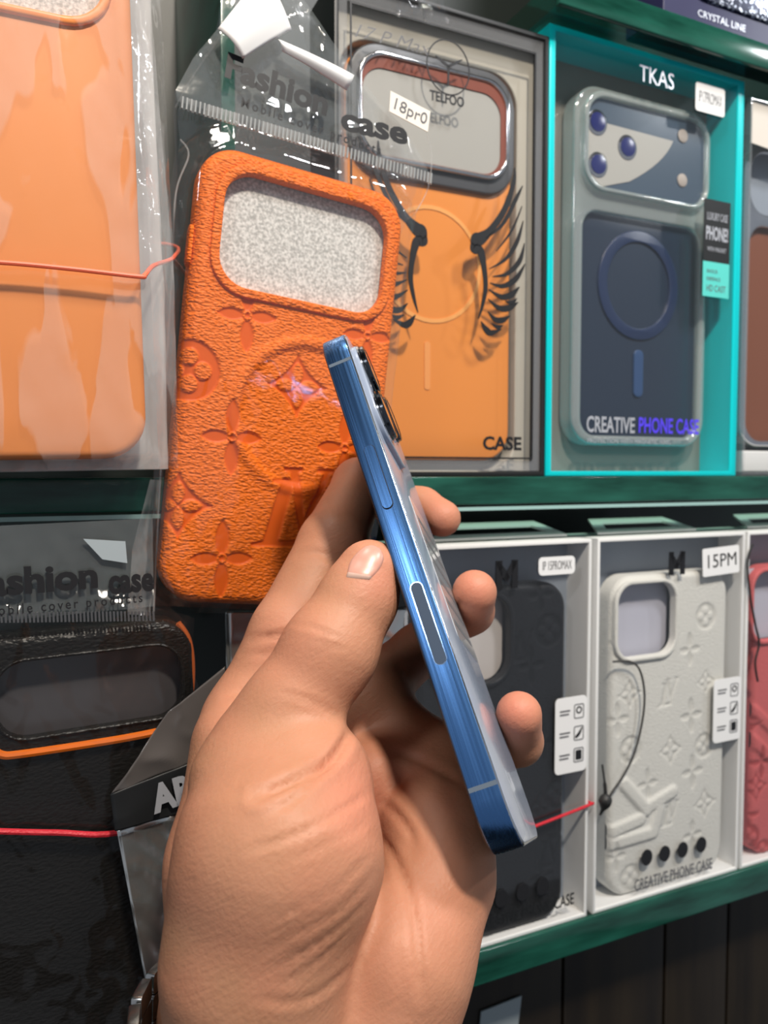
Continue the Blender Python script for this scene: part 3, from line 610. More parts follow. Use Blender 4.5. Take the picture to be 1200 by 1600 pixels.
# ivory case
def monos(t, lst, y=0.0, rr=6.0):
    out = []
    for kind, px, py, r in lst:
        x, z = loc(t, px, py, y); out.append((kind, x, z, r, 0.05))
    return out
def big_letters(t, pts, wd, hgt, y=0.0):
    P = [[loc(t, a, b, y) for a, b in st] for st in pts]
    def ex(X, Z):
        r = np.zeros(X.shape)
        for st in P:
            for (ax, az), (bx, bz) in zip(st[:-1], st[1:]):
                exx, ez = bx-ax, bz-az; tt = np.clip(((X-ax)*exx+(Z-az)*ez)/(exx*exx+ez*ez), 0, 1); d = np.hypot(X-ax-tt*exx, Z-az-tt*ez)
                r = np.maximum(r, hgt/(1+np.exp(np.clip((d-wd)/0.35, -30, 30))))
        return r
    return ex
t = thing('phone_case', 163, BOX_LZ+1.9, -6.8, 'ivory embossed leather phone case inside the white box between black and pink', 'phone case'); cIv = t
fe = monos(t, [('disc', 1103, 963, 7.5), ('flower', 1078, 1015, 7), ('lv', 1042, 1082, 7), ('diamond', 984, 1085, 8), ('flower', 1080, 1118, 7.5), ('diamond', 1103, 1065, 7), ('disc', 985, 1172, 7.5), ('diamond', 1048, 1172, 8.5), ('flower', 965, 1125, 7), ('flower', 1012, 1225, 6.5), ('flower', 1082, 1206, 7.5), ('diamond', 1101, 1255, 8.5), ('disc', 1100, 1165, 7), ('lv', 1045, 1272, 6), ('flower', 962, 1340, 6.5), ('disc', 985, 1372, 7.5), ('flower', 1082, 1305, 6.5), ('flower', 962, 1005, 6), ('disc', 1050, 1385, 7)])
hx0, hz0 = loc(t, 958, 1037); hx1, hz1 = loc(t, 1058, 905)
ex = big_letters(t, [[(975, 1225), (1010, 1265)], [(955, 1300), (1000, 1280)], [(945, 1322), (1020, 1300)], [(1020, 1300), (1030, 1262)], [(1010, 1262), (1050, 1237)]], 3.2, 1.3)
leather_case(t, 80.5, 166, 13, (hx0+1, hx1-1, hz0+1, hz1, 10), 11, M['white_leather'], fe, res=0.75, extra=ex, depth=0.55)
hw = M['white']; slab('camera_backing', [rrect(hx0, hx1, hz0, hz1, 9)], 7, 8, pm('lavender_card', (0.50, 0.50, 0.58), 0.5), t)
m = bxw
x, z = loc(m, 1058, 880); m_logo(m, x, z, 6.0)
x0, z0 = loc(m, 1097, 900); x1, z1 = loc(m, 1155, 850); sticker('size_sticker', m, x0, x1, z0, z1-1, 0, '15PM', bold=0.0, size=0.5, r=1.2, wf=0.78, rot=0.05)
x0, z0 = loc(m, 1113, 1162); x1, z1 = loc(m, 1158, 1056); icons_label(m, x0, min(x1, 50.4), z0, z1)
for px, py in ((1011, 1340), (1039, 1334), (1067, 1328), (1096, 1320)):
    x, z = loc(m, px, py); slab('printed_dot', [circle(x, z, 3.6, 28, 4.2)], -0.1, 0.4, M['ink'], m)
x, z = loc(m, 1054, 1367); text('slogan_text', 'CREATIVE PHONE CASE', x, z, 6.2, 0.1, M['grey_ink'], m, width=55, bold=0.015)
# black case
t = thing('phone_case', 54.2, BOX_LZ+1.9, -6.8, 'matte black embossed leather phone case inside the white box behind the hand', 'phone case'); cBk = t
fe = monos(t, [('disc', 858, 985, 8.5), ('flower', 845, 930, 7), ('lv', 812, 1010, 7), ('flower', 830, 1040, 7.5), ('diamond', 800, 1100, 8), ('flower', 850, 1160, 7.5), ('disc', 870, 1240, 8), ('diamond', 845, 1260, 8), ('lv', 855, 1330, 8), ('flower', 875, 1305, 7), ('diamond', 800, 1300, 8), ('disc', 885, 1420, 7), ('flower', 845, 1370, 7), ('flower', 760, 1160, 7), ('diamond', 880, 1110, 8), ('flower', 790, 1200, 7)])
hx1, hz0 = loc(t, 797, 1064); _, hz1 = loc(t, 797, 925)
leather_case(t, 80.5, 166, 13, (-36, hx1, hz0, hz1, 12), 11, M['black_leather'], fe, res=0.85, depth=0.5)
slab('camera_backing', [rrect(-36, hx1, hz0, hz1, 10)], 7, 8, pm('pale_pink_card', (0.56, 0.52, 0.50), 0.5), t)
m = bxb
x, z = loc(m, 792, 898); m_logo(m, x, z, 6.6)
x0, z0 = loc(m, 841, 903); x1, z1 = loc(m, 898, 868); sticker('size_sticker', m, x0, x1, z0+1, z1, 0, 'IP 15PROMAX', ink='grey_ink', size=0.52, r=2.2)
x0, z0 = loc(m, 866, 1212); x1, z1 = loc(m, 917, 1085); icons_label(m, x0, min(x1, 50.4), z0, z1)
for px, py in ((784, 1404), (817, 1394), (848, 1385), (752, 1414)):
    x, z = loc(m, px, py); slab('printed_dot', [circle(x, z, 3.6, 28, 4.2)], -0.1, 0.4, M['ink'], m)
x, z = loc(m, 830, 1424); text('slogan_text', 'CREATIVE PHONE CASE', x-2, z, 6.0, 0.1, M['black_card'], m, width=55, bold=0.015)
# pink case
t = thing('phone_case', 266, BOX_LZ+1.9, -6.8, 'pink embossed leather phone case inside the white box at the shelf end', 'phone case'); cPk = t
fe = monos(t, [('diamond', 1182, 1230, 9), ('disc', 1172, 1310, 8), ('flower', 1190, 1190, 8), ('flower', 1172, 1275, 7), ('disc', 1180, 880, 7), ('diamond', 1175, 1130, 8), ('disc', 1192, 1330, 7)])
x0, z0 = loc(t, 1172, 1005); x1, z1 = loc(t, 1200, 890)
ex = big_letters(t, [[(1166, 1100), (1230, 1160)], [(1170, 1150), (1210, 1190)]], 3.2, 1.3)
leather_case(t, 80.5, 166, 13, (x0, x0+34, z0, z1, 10), 11, M['pink_leather'], fe, res=0.85, depth=0.55, extra=ex)
slab('camera_backing', [rrect(x0, x0+34, z0, z1, 9)], 7, 8, pm('lavender_card', (0.50, 0.50, 0.58), 0.5), t)

# ------------------------------------------------------------------ cords
def wallpts(pts):                       # (px, py, n) -> world mm
    out = []
    for px, py, n in pts:
        s, z = PL(px, py, n); out.append(OW+s*ES+n*EN+np.array([0, 0, z]))
    return np.array(out)
def cord(name, P, r, mat, label, sub=8, parent=None, group=None, closed=False):
    P = catmull(P, sub, closed); o0 = P[0].copy()
    o = tube(name, P-o0, r, mat, parent, closed=closed); o.location = Vector(o0*MM); tag(o, label, 'band', group); return o
def wall3(s, z, n): return OW+s*ES+n*EN+np.array([0, 0, z])
s_r, z_r = PL(926, 1256, -11.4); s_l, z_l = PL(770, 1316, -11.4)
sl = (z_r-z_l)/(s_r-s_l); zz = lambda s: z_r+(s-s_r)*sl
loop = [wall3(a_, zz(a_), b_) for a_, b_ in ((107.6, -9.5), (106.5, -11.2), (80, -11.6), (30, -11.6), (5, -11.2), (3.8, -9.5), (3.8, 8), (3.8, 22), (6, 23.2), (55, 23.4), (106, 23.2), (107.7, 22), (107.7, 8))]
cord('elastic_band', loop, 0.75, M['red'], 'red elastic cord around the white box of the black case, below the fingers', closed=True, sub=5)
cord('elastic_string', wallpts([(958, 1034, -10.8), (985, 1034, -11.2), (1000, 1048, -11.4), (1007, 1085, -11.4), (1003, 1130, -11.4), (990, 1180, -11.4), (972, 1215, -11.4), (957, 1237, -11.4), (947, 1255, -11.4)]), 0.55, M['grey_cord'], 'dark elastic string looped down the front of the ivory case box')
kn = cord('string_knot', wallpts([(941, 1195, -11.6), (945, 1225, -12.4), (946, 1248, -13.0), (943, 1262, -12.6), (937, 1274, -11.8)]), [0.5]*8+[0.9]*6+[2.2, 2.8, 3.2, 3.4, 3.4, 3.2, 3.0, 2.8, 2.4, 2.2, 1.8, 1.4, 1.0, 0.9, 0.8, 0.7, 0.6, 0.5, 0.4], M['black_cord'], 'black knot of elastic string at the left edge of the ivory case box')
cord('elastic_string', wallpts([(1176, 850, -11), (1168, 880, -11.4), (1172, 930, -11.4), (1180, 975, -11.4), (1186, 1005, -11.4), (1180, 1035, -11.4), (1184, 1065, -11.4)]), 0.6, M['black_cord'], 'black elastic string hanging over the pink case box')

# ------------------------------------------------------------------ apricot case and its stack of bags (upper left)
t = thing('phone_case', -150, 0.4, -50, 'large apricot silicone phone case in a clear bag, upper left', 'phone case', roll=math.radians(-1.2)); cA = t
slab('silicone_shell', [rrect(-44, 44, 3.5, 188, 13), rrect(-40, 36, 134.5, 182, 12)], 0, 11, M['silicone'], t, bev=2.6, seg=5)
slab('camera_lip', [rrect(-42.5, 38.5, 132, 184.5, 14), rrect(-40, 36, 134.5, 182, 12)], -1.5, 2.0, M['lip_orange'], t, bev=0.8)
fo = thing('foam_sheet', -150, 8, -44, 'white foam sheet showing through the apricot case camera opening', 'foam', roll=math.radians(-1.2)); slab('foam', [rrect(-39.3, 35.3, 127.2, 174, 10)], -1.2, 2.5, M['foam'], fo)
def stack_y(X, Z): return np.where(X > 46, 0.35*(X-46), 0)*1.0
b0_ = thing('clear_bag', -150, 0.2, -52, 'clear hazy bag around the apricot case, front of its stack', 'bag', roll=math.radians(-1.2)); bA = b0_
film('bag_front', [(0.2, -50, 54), (60, -50, 55), (200, -50, 47), (250, -50, 46)], lambda X, Z: np.where(X > 44, (X-44)*0.7, 0)+np.where(Z < 4, (4-Z)*1.2, 0), M['film_hazy'], b0_, wr=0.9, scale=11, seed=3)
film('side_gusset', [(0.4, 48, 56), (60, 47.5, 57), (200, 46, 55), (250, 46, 56)], lambda X, Z: 3+np.abs(X-44)*1.2, M['film_hazy'], b0_, nx=14, wr=0.7, scale=4, seed=9)
for k in range(4):
    n0 = -36.6+9.3*k
    bb = thing('clear_bag', -150+3*k, 0.1, n0, ['grey clear bag right behind the apricot case', 'second grey bag behind the apricot case', 'third grey bag behind the apricot case', 'rearmost grey bag of the apricot case stack'][k], 'bag', group='bagged cases stacked behind the apricot one', roll=math.radians(-1.2))
    slab('bagged_case', [rrect(-44, 46, 3, 186, 12)], 2, 7.5, M['film_grey'], bb, bev=1.2)
    film('bag_film', [(0.3, -48, 53-2*k), (60, -48, 54-2*k), (200, -48, 51-k), (250, -48, 53)], lambda X, Z, k=k: 1+np.where(X > 44, (X-44)*0.5, 0), M['film_grey'], bb, nx=60, nz=60, wr=1.6, scale=4, seed=20+k)
c1 = wallpts([(-140, 404, -55.2), (0, 410, -55.2), (110, 420, -55.2), (215, 432, -55.2), (226, 430, -53), (240, 415, -44), (262, 388, -24)])
c1[-1] = wall3(-92, PL(262, 388, -30)[1], -20)
cord('elastic_band', np.concatenate([c1, [wall3(-90, 88, 4), wall3(-130, 86, 6), wall3(-190, 86, 5), wall3(-202, 87, -10), wall3(-203, 86, -45)]]), 0.7, M['coral'], 'thin coral elastic cord tied around the apricot case stack', closed=True, sub=6)

# ------------------------------------------------------------------ orange leather case in its bag
ROLL = math.radians(6.3)
t = thing('phone_case', -60, -50, -26, 'orange embossed leather phone case hanging in a clear bag', 'phone case', roll=ROLL); cO = t
HO = (-32.5, 34.5, 114.0, 158.0, 12)
fe = []
for kind, px, py, r in [('flower', 387, 493, 10.5), ('disc', 296, 578, 11.5), ('diamond', 466, 603, 12.5), ('flower', 363, 683, 10.8), ('flower', 347, 873, 11), ('diamond', 279, 790, 12.5), ('lv', 452, 792, 15), ('flower', 540, 700, 10.8), ('flower', 575, 525, 10), ('diamond', 580, 800, 12), ('disc', 560, 905, 11)]:
    x, z = loc(t, px, py); fe.append((kind, x, z, r, 0.07))
rx, rz = loc(t, 480, 652)
def ring_ex(X, Z):
    d = np.hypot(X-rx, (Z-rz)); up = 1/(1+np.exp(np.clip((np.abs(d-28.0)-1.9)/0.5, -30, 30))); inn = 1/(1+np.exp(np.clip((d-26)/0.5, -30, 30)))
    return up*0.9-inn*0.6
leather_case(t, 81, 165, 14, HO, 11, M['orange_leather'], fe, res=0.42, R=4.5, lip=3.4, extra=ring_ex, depth=0.75, lip_out=1.2)
zb0, zb1 = loc(t, 300, 412)[1], loc(t, 302, 345)[1]
slab('side_button', [rrect(1.8, 8.2, zb0, zb1, 2.8)], 0, 1.4, M['orange_leather'], t, bev=0.7, xf=lambda x, y, z: (-40.4-1.4+y, x, z))
fo = thing('foam_sheet', -60, -50, -22.5, 'white foam sheet filling the orange leather case camera opening', 'foam', roll=ROLL)
slab('foam', [rrect(-38, 38, 60, 160, 9)], 0.3, 5.5, M['foam'], fo)
b = thing('clear_bag', -60, -50, -28.4, 'clear printed bag with zip strip around the orange leather case', 'bag', roll=ROLL); bO = b
xy = lambda px, py: loc(b, px, py)
rows = []
for (l, r_) in [((243, 962), (560, 962)), ((246, 800), (598, 780)), ((263, 500), (622, 560)), ((274, 300), (648, 340)), ((285, 228), (668, 300)), ((272, 172), (676, 235)), ((300, 120), (640, 170)), ((345, 40), (560, 110)), ((352, -60), (470, -20))]:
    a, c_ = xy(*l), xy(*r_); rows.append(((a[1]+c_[1])/2, a[0], c_[0]))
def drape(X, Z):
    inside = sd_rrect(X, Z, -40.5, 40.5, 0, 165, 14)
    return np.where(inside > 0, np.minimum(inside*0.8, 7), 0)-0.2*np.clip(Z-165, 0, 10)
film('bag_front', rows, drape, M['film'], b, nx=110, nz=170, wr=lambda X, Z: 0.5+1.3*np.clip((Z-160)/12, 0, 1), scale=11, seed=5)
hr = [r for r in rows if r[0] > 172]; film('header_haze', [(174, np.interp(174, [q[0] for q in sorted(rows)], [q[1] for q in sorted(rows)]), np.interp(174, [q[0] for q in sorted(rows)], [q[2] for q in sorted(rows)]))]+hr, lambda X, Z: np.full(X.shape, 2.5), M['film_header'], b, nx=30, nz=30, wr=0.8, scale=9, seed=8)  # added haze sheet, coloured like the grey-blue reflection on the header
film('bag_back', rows, lambda X, Z: np.full(X.shape, 15.6)-np.clip(Z-165, 0, 20)*0.5, M['film'], b, nx=24, nz=40, wr=0.6, scale=10, seed=6)
# pleated side edge of the bag, catching the light
for pts, rad in (([(283, 215), (296, 240), (276, 300), (270, 420), (262, 560), (252, 740), (246, 850), (241, 962)], 0.35), ([(640, 340), (652, 330), (672, 290), (677, 240), (668, 200)], 0.3), ([(275, 165), (300, 120), (345, 55)], 0.3)):
    P = catmull([(xy(a, c)[0], 1.5, xy(a, c)[1]) for a, c in pts], 6); tube('bag_fold', P, rad, M['film_hazy'], b, n=6)
# zip strip with ribs
A = np.array(xy(280, 163)); Bq = np.array(xy(672, 282)); dv = (Bq-A)/np.linalg.norm(Bq-A); nv = np.array([-dv[1], dv[0]]); Ls = np.linalg.norm(Bq-A)
V = []; F = []
zs = slab('zip_strip', [[tuple(A-nv*2.2), tuple(Bq-nv*2.2), tuple(Bq+nv*2.2), tuple(A+nv*2.2)]], -1.7, -1.4, M['film_hazy'], b)
nr = 66
for k in range(nr):
    c0 = A+dv*(Ls*(k+0.5)/nr); q = [c0-dv*0.28-nv*2, c0+dv*0.28-nv*2, c0+dv*0.28+nv*2, c0-dv*0.28+nv*2]; bb_ = len(V)
    V += [(p[0], -1.75, p[1]) for p in q] + [(p[0], -2.3, p[1]) for p in q]
    F += [tuple(bb_+i for i in f) for f in ((4, 5, 6, 7), (0, 1, 5, 4), (1, 2, 6, 5), (2, 3, 7, 6), (3, 0, 4, 7))]
tag(mk('zip_ribs', V, F, pm('zip_plastic', (0.55, 0.56, 0.55), 0.15, metal=0.5), zs, smooth=False), kind='stuff')
ang = math.atan2(*(np.array(xy(630, 212))-np.array(xy(350, 105)))[::-1])
for body, px, py, px2, py2 in (('Fashion', 350, 108, 508, 170), ('case', 528, 190, 632, 215)):
    p0, p1 = np.array(xy(px, py)), np.array(xy(px2, py2)); c_ = (p0+p1)/2
    text('printed_title', body, c_[0], c_[1], 8.6, -2.7, M['ink'], b, width=np.linalg.norm(p1-p0), rot=math.atan2(*(p1-p0)[::-1]), bold=0.04)
p0, p1 = np.array(xy(374, 165)), np.array(xy(590, 240)); c_ = (p0+p1)/2
text('printed_subtitle', 'Mobile cover products', c_[0], c_[1], 3.6, -2.7, M['ink'], b, width=np.linalg.norm(p1-p0), rot=math.atan2(*(p1-p0)[::-1]), space=1.35, bold=0.01)
P = [xy(*q) for q in ((606, 146), (668, 178), (664, 210), (604, 178))]
o = slab('size_sticker', [P], -2.4, -2.1, M['ivory'], b); c_ = np.mean(P, 0); d_ = np.array(P[1])-np.array(P[0])
text('sticker_text', '18pr0', c_[0], c_[1], 4.6, -2.55, M['grey_ink'], o, width=np.linalg.norm(d_)*0.8, rot=math.atan2(d_[1], d_[0]))
# folded paper header stickers
def curl(name, pts, amp, mat, y, xf=None):
    P = [xy(*q) for q in pts]; a, c, d, e = [np.array(p) for p in P]; n = 16; V = []; F = []
    for j in range(n+1):
        for i in range(n+1):
            u, v = i/n, j/n; p = (a*(1-u)+c*u)*(1-v)+(e*(1-u)+d*u)*v
            V.append((p[0], y-amp*math.sin(math.pi*u)*0.7-amp*0.6*math.sin(2.4*v+u), p[1]))
    F = [(j*(n+1)+i, j*(n+1)+i+1, (j+1)*(n+1)+i+1, (j+1)*(n+1)+i) for j in range(n) for i in range(n)]
    o = mk(name, V, F, M[mat], b, angle=180); md = o.modifiers.new('thick', 'SOLIDIFY'); md.thickness = 0.0003
    return o
curl('paper_tag', [(337, 52), (374, 102), (452, 52), (405, -30)], 3.0, 'paper', -3.2)
curl('paper_strip', [(430, 66), (436, 88), (538, 146), (548, 124)], 2.0, 'paper', -2.6)
# seal flap hanging below the bag's left corner
fl = film('seal_flap', [(xy(215, 962)[1], xy(200, 962)[0], xy(236, 962)[0]), (xy(240, 860)[1], xy(208, 860)[0], xy(246, 860)[0]), (xy(245, 750)[1], xy(236, 750)[0], xy(254, 750)[0])], lambda X, Z: np.full(X.shape, 3.0), M['film_hazy'], b, nx=14, nz=40, wr=1.0, scale=4, seed=31)

# ------------------------------------------------------------------ crumpled film above the winged box
s_, z_ = PL(655, 30, -6)
cf = thing('crumpled_film', s_, z_, -8, 'crumpled clear film hanging above the winged orange case box', 'film')
film('film_sheet', [(-2, -12, 13), (6, -10, 8), (20, -8, 6), (45, -6, 5)], lambda X, Z: 3*np.sin(X/2.2+Z/5), M['film'], cf, nx=40, nz=40, wr=2.4, scale=3.2, seed=77)

# ------------------------------------------------------------------ lower left: black leather cases in bags
s0, z0 = PL(300, 985, -40); 
t = thing('phone_case', -122, -197, -40, 'glossy black leather phone case with orange camera edge in a dark bag', 'phone case', roll=math.radians(-1.5)); cK = t
hA = loc(t, -4, 1172); hB = loc(t, 283, 1003)
leather_case(t, 71, 147, 12, (hA[0], hB[0], hA[1]+2, hB[1], 9), 11, M['gloss_black_leather'], [], res=0.8, R=3.5, lip=1.2, lip_out=0.8)
pz = [loc(t, a, c) for a, c in ((-12, 1168), (4, 1177), (30, 1176), (120, 1163), (200, 1150), (255, 1138), (268, 1128))]
tube('orange_edge', catmull([(x, -1.6, z) for x, z in pz], 6), 1.3, pm('burnt_orange_edge', (0.62, 0.13, 0.01), 0.35), t)
ob = [loc(t, a, c) for a, c in ((284, 975), (300, 1000), (306, 1040), (304, 1090), (296, 1125))]
tube('rust_edge', catmull([(x-1.0, 2.2, z) for x, z in ob], 6), 1.2, pm('rust_trim', (0.36, 0.08, 0.02), 0.4), t)
slab('camera_backing', [rrect(hA[0]-1, hB[0]+1, hA[1], hB[1]+1, 9)], 7, 8, pm('smoky_card', (0.055, 0.05, 0.052), 0.3, coat=0.4), t)
t = thing('phone_case', -122, -219, -24, 'second black leather phone case right behind the orange edged one', 'phone case')
leather_case(t, 74, 150, 12, (-31, 5, 105, 140, 9), 10, M['black_leather'], [], res=1.5, R=3.5)
b = thing('clear_bag', -122, -219.8, -43.5, 'clear printed bag around the orange edged black case, lower left', 'bag', roll=math.radians(-1.5)); bK = b
xy = lambda px, py: loc(b, px, py)
rr = []
for (l, r_) in [((-60, 1700), (300, 1700)), ((-60, 1400), (235, 1400)), ((-60, 1200), (290, 1180)), ((-60, 985), (306, 980)), ((-60, 965), (243, 963)), ((-60, 820), (240, 815))]:
    a, c_ = xy(*l), xy(*r_); rr.append(((a[1]+c_[1])/2, a[0], c_[0]))
film('bag_front', rr, lambda X, Z: 1.5+np.where(Z > 175, np.minimum((Z-175)*0.5, 4), 0)+np.where(X > 35, (X-35)*0.5, 0), M['film_dark'], b, nx=80, nz=140, wr=1.3, scale=20, seed=41)
hr = sorted(rr); zq = 175; film('header_haze', [(zq, np.interp(zq, [q[0] for q in hr], [q[1] for q in hr]), np.interp(zq, [q[0] for q in hr], [q[2] for q in hr])), hr[-1]], lambda X, Z: np.full(X.shape, 2.6), M['film_header'], b, nx=30, nz=20, wr=0.9, scale=9, seed=44)  # haze put in as a pale sheet behind the dark title
film('bag_back', rr, lambda X, Z: np.full(X.shape, 15.2), M['film_dark'], b, nx=20, nz=30, wr=0.4, scale=12, seed=42)
for body, px, px2, py in (('Fashion', -52, 152, 908), ('case', 169, 240, 908)):
    p0, p1 = np.array(xy(px, py)), np.array(xy(px2, py)); c_ = (p0+p1)/2
    text('printed_title', body, c_[0], c_[1], 8.2, 0.0, M['ink'], b, width=np.linalg.norm(p1-p0), bold=0.04)
p0, p1 = np.array(xy(-22, 944)), np.array(xy(222, 946)); c_ = (p0+p1)/2
text('printed_subtitle', 'Mobile cover products', c_[0], c_[1], 3.2, 0.0, M['ink'], b, width=np.linalg.norm(p1-p0), space=1.35, bold=0.01)
A = np.array(xy(-60, 966)); Bq = np.array(xy(243, 963)); nr = 50; V = []; F = []
for k in range(nr):
    u = (k+0.5)/nr; c0 = A*(1-u)+Bq*u; bb_ = len(V)
    V += [(c0[0]+dx, yy, c0[1]+dz) for yy in (0.9, 0.3) for dx, dz in ((-.3, -1.6), (.3, -1.6), (.3, 1.6), (-.3, 1.6))]
    F += [tuple(bb_+i for i in f) for f in ((4, 5, 6, 7), (0, 1, 5, 4), (1, 2, 6, 5), (2, 3, 7, 6), (3, 0, 4, 7))]
tag(mk('zip_ribs', V, F, M['dark_grey'], b, smooth=False), kind='stuff')
P = [xy(*q) for q in ((130, 842), (196, 846), (199, 880), (160, 874))]; slab('paper_tag', [P], 0.2, 0.5, M['tag'], b)
c1 = wallpts([(-80, 1296, -44.8), (0, 1299, -44.8), (90, 1301, -44.8), (186, 1301, -44.8)]); zc = PL(186, 1301, -44.8)[1]
cord('elastic_band', np.concatenate([c1, [wall3(-83, zc, -40), wall3(-83, zc, -14), wall3(-85, zc, -11), wall3(-122, zc, -11), wall3(-158, zc, -11), wall3(-160.5, zc, -14), wall3(-160.5, zc, -41)]]), 0.95, M['red'], 'thick red elastic cord across the black leather case, lower left', closed=True, sub=6)

# ------------------------------------------------------------------ foil packets
def packet(n, quad_foil, quad_band, quad_top, label, word, wpx, group=None, base=(250, 1500)):
    s, z = PL(*base, n); t = thing('foil_packet', s, z, n, label, 'packet')
    def sheet(name, q, mat, y, amp, seed, nx=26, nz=26):
        P = [np.array(loc(t, *p)) for p in q]; V = []
        for j in range(nz+1):
            for i in range(nx+1):
                u, v = i/nx, j/nz; p = (P[0]*(1-u)+P[1]*u)*(1-v)+(P[3]*(1-u)+P[2]*u)*v; V.append((p[0], y, p[1]))
        V = np.array(V); V[:, 1] -= amp*(ridge(V[:, 0]/16, V[:, 2]/20, seed)**2+0.35*ridge((V[:, 0]+V[:, 2])/11, (V[:, 0]-V[:, 2])/17, seed+3)**3)
        F = [(j*(nx+1)+i, j*(nx+1)+i+1, (j+1)*(nx+1)+i+1, (j+1)*(nx+1)+i) for j in range(nz) for i in range(nx)]
        o = mk(name, V, F, mat, t, angle=180); md = o.modifiers.new('thick', 'SOLIDIFY'); md.thickness = 0.0003; md.offset = 0; return o
    sheet('foil_pouch', quad_foil, M['foil'], 0, 2.2, 3)
    bd = sheet('black_band', quad_band, M['black_card'], -2.6, 0.4, 8)
    if quad_top: sheet('clear_top', quad_top, M['foil_grey'], -1.0, 1.6, 12)
    a, c = np.array(loc(t, *wpx[0])), np.array(loc(t, *wpx[1])); m_ = (a+c)/2
    text('band_text', word, m_[0], m_[1], wpx[2], -4.6, M['silver_ink'], t, width=np.linalg.norm(c-a), rot=math.atan2(*(c-a)[::-1]), bold=0.05)
    return t
packet(-48, [(232, 1560), (330, 1560), (330, 1250), (182, 1296)], [(178, 1293), (360, 1245), (352, 1165), (171, 1236)], [(172, 1238), (352, 1168), (350, 1040), (262, 1110)], 'silver foil packet with black lettered band between the black case and the hand', 'AR', ((233, 1245), (300, 1222), 9.0))
packet(-8, [(352, 1075), (618, 1070), (640, 950), (352, 955)], [(352, 952), (640, 948), (622, 880), (400, 880)], None, 'second silver foil packet behind the thumb, under the orange leather case', 'ARC', ((420, 915), (520, 915), 9.0), base=(480, 1075))

# ------------------------------------------------------------------ blue phone, held edge-on
PT_, PB_ = px3(531, 566, 232.0), px3(754, 1229, 180.0)     # the two antenna lines on the narrow side
PL_L = (PB_-PT_)/np.linalg.norm(PB_-PT_); _n0 = np.array([0.965, 0.27, 0.0]); _n0 -= PL_L*(_n0@PL_L); _n0 /= np.linalg.norm(_n0); _w0 = np.cross(PL_L, _n0)
_th = math.radians(8); PW = _w0*math.cos(_th)+_n0*math.sin(_th); PN = _n0*math.cos(_th)-_w0*math.sin(_th)
LA, LB = 15.0, 15.0; LEN, WID, THK = LA+LB+float(np.linalg.norm(PB_-PT_)), 71.5, 7.65
P_top = PT_-3.82*PN-PL_L*LA; P_or = P_top+PL_L*LEN
def dirw(v): return v[0]*CR+v[1]*CU+v[2]*CF
ph = bpy.data.objects.new('phone', None); COL.objects.link(ph)
X_, Y_, Z_ = dirw(PW), dirw(PN), dirw(-PL_L); o_ = c2w(*P_or)*MM
ph.matrix_world = Matrix(((X_[0], Y_[0], Z_[0], o_[0]), (X_[1], Y_[1], Z_[1], o_[1]), (X_[2], Y_[2], Z_[2], o_[2]), (0, 0, 0, 1)))
tag(ph, 'blue smartphone held edge-on by the left hand, camera bumps facing away', 'phone')
def l_of(py, n=3.8, w=0.0):
    ls = np.linspace(0, LEN, 2000); Q = P_top+np.outer(ls, PL_L)+n*PN+w*PW; y = 800-1200*Q[:, 1]/Q[:, 2]; return float(ls[np.argmin(abs(y-py))])
slab('steel_frame', [rrect(0, WID, 0, LEN, 12, 14)], 0, THK, M['metal_blue'], ph, bev=0.6, bev_back=0.6, seg=3, angle=24)
slab('screen', [rrect(0.8, WID-0.8, 0.8, LEN-0.8, 11.2, 12)], -0.25, 0.1, M['screen_glass'], ph, bev=0.2)
slab('back_glass', [rrect(0.7, WID-0.7, 0.7, LEN-0.7, 11.3, 12)], THK-0.1, THK+0.3, M['back_glass'], ph, bev_back=0.25, bev=0)
side = lambda x, y, z: (-y, x, z)                      # outline (x, z) laid on the narrow side, thickness outwards
slab('bright_edge', [rrect(0.12, WID-0.12, 0.12, LEN-0.12, 11.9, 12), rrect(1.0, WID-1.0, 1.0, LEN-1.0, 11, 12)], THK-0.45, THK+0.18, M['chrome'], ph, bev=0.0, bev_back=0.5)
for l in (LA, LEN-LB):
    slab('antenna_line', [[(0.3, LEN-l-0.55), (THK-0.3, LEN-l-0.55), (THK-0.3, LEN-l+0.55), (0.3, LEN-l+0.55)]], -0.2, 0.035, M['antenna'], ph, xf=side)
l0, l1 = l_of(697), l_of(794)
slab('button_groove', [rrect(2.15, 5.5, LEN-l1-0.25, LEN-l0+0.25, 1.6, 8)], -0.2, 0.04, M['groove'], ph, xf=side)
slab('power_button', [rrect(2.35, 5.3, LEN-l1, LEN-l0, 1.45, 8)], -0.2, 0.42, M['metal_blue'], ph, xf=lambda x, y, z: (-(0.42-(y+0.2)) if False else -y, x, z))
l0, l1 = l_of(911), l_of(1038)
slab('window_edge', [rrect(2.2, 5.8, LEN-l1-0.2, LEN-l0+0.2, 1.75, 8)], -0.2, 0.03, M['metal_polish'], ph, xf=side)
slab('antenna_window', [rrect(2.45, 5.55, LEN-l1, LEN-l0, 1.5, 8)], -0.2, 0.05, M['window_grey'], ph, xf=side)
cp = slab('camera_plateau', [rrect(4, 40, LEN-40, LEN-4, 9.5)], THK+0.2, THK+1.9, M['back_glass'], ph, bev_back=0.7)
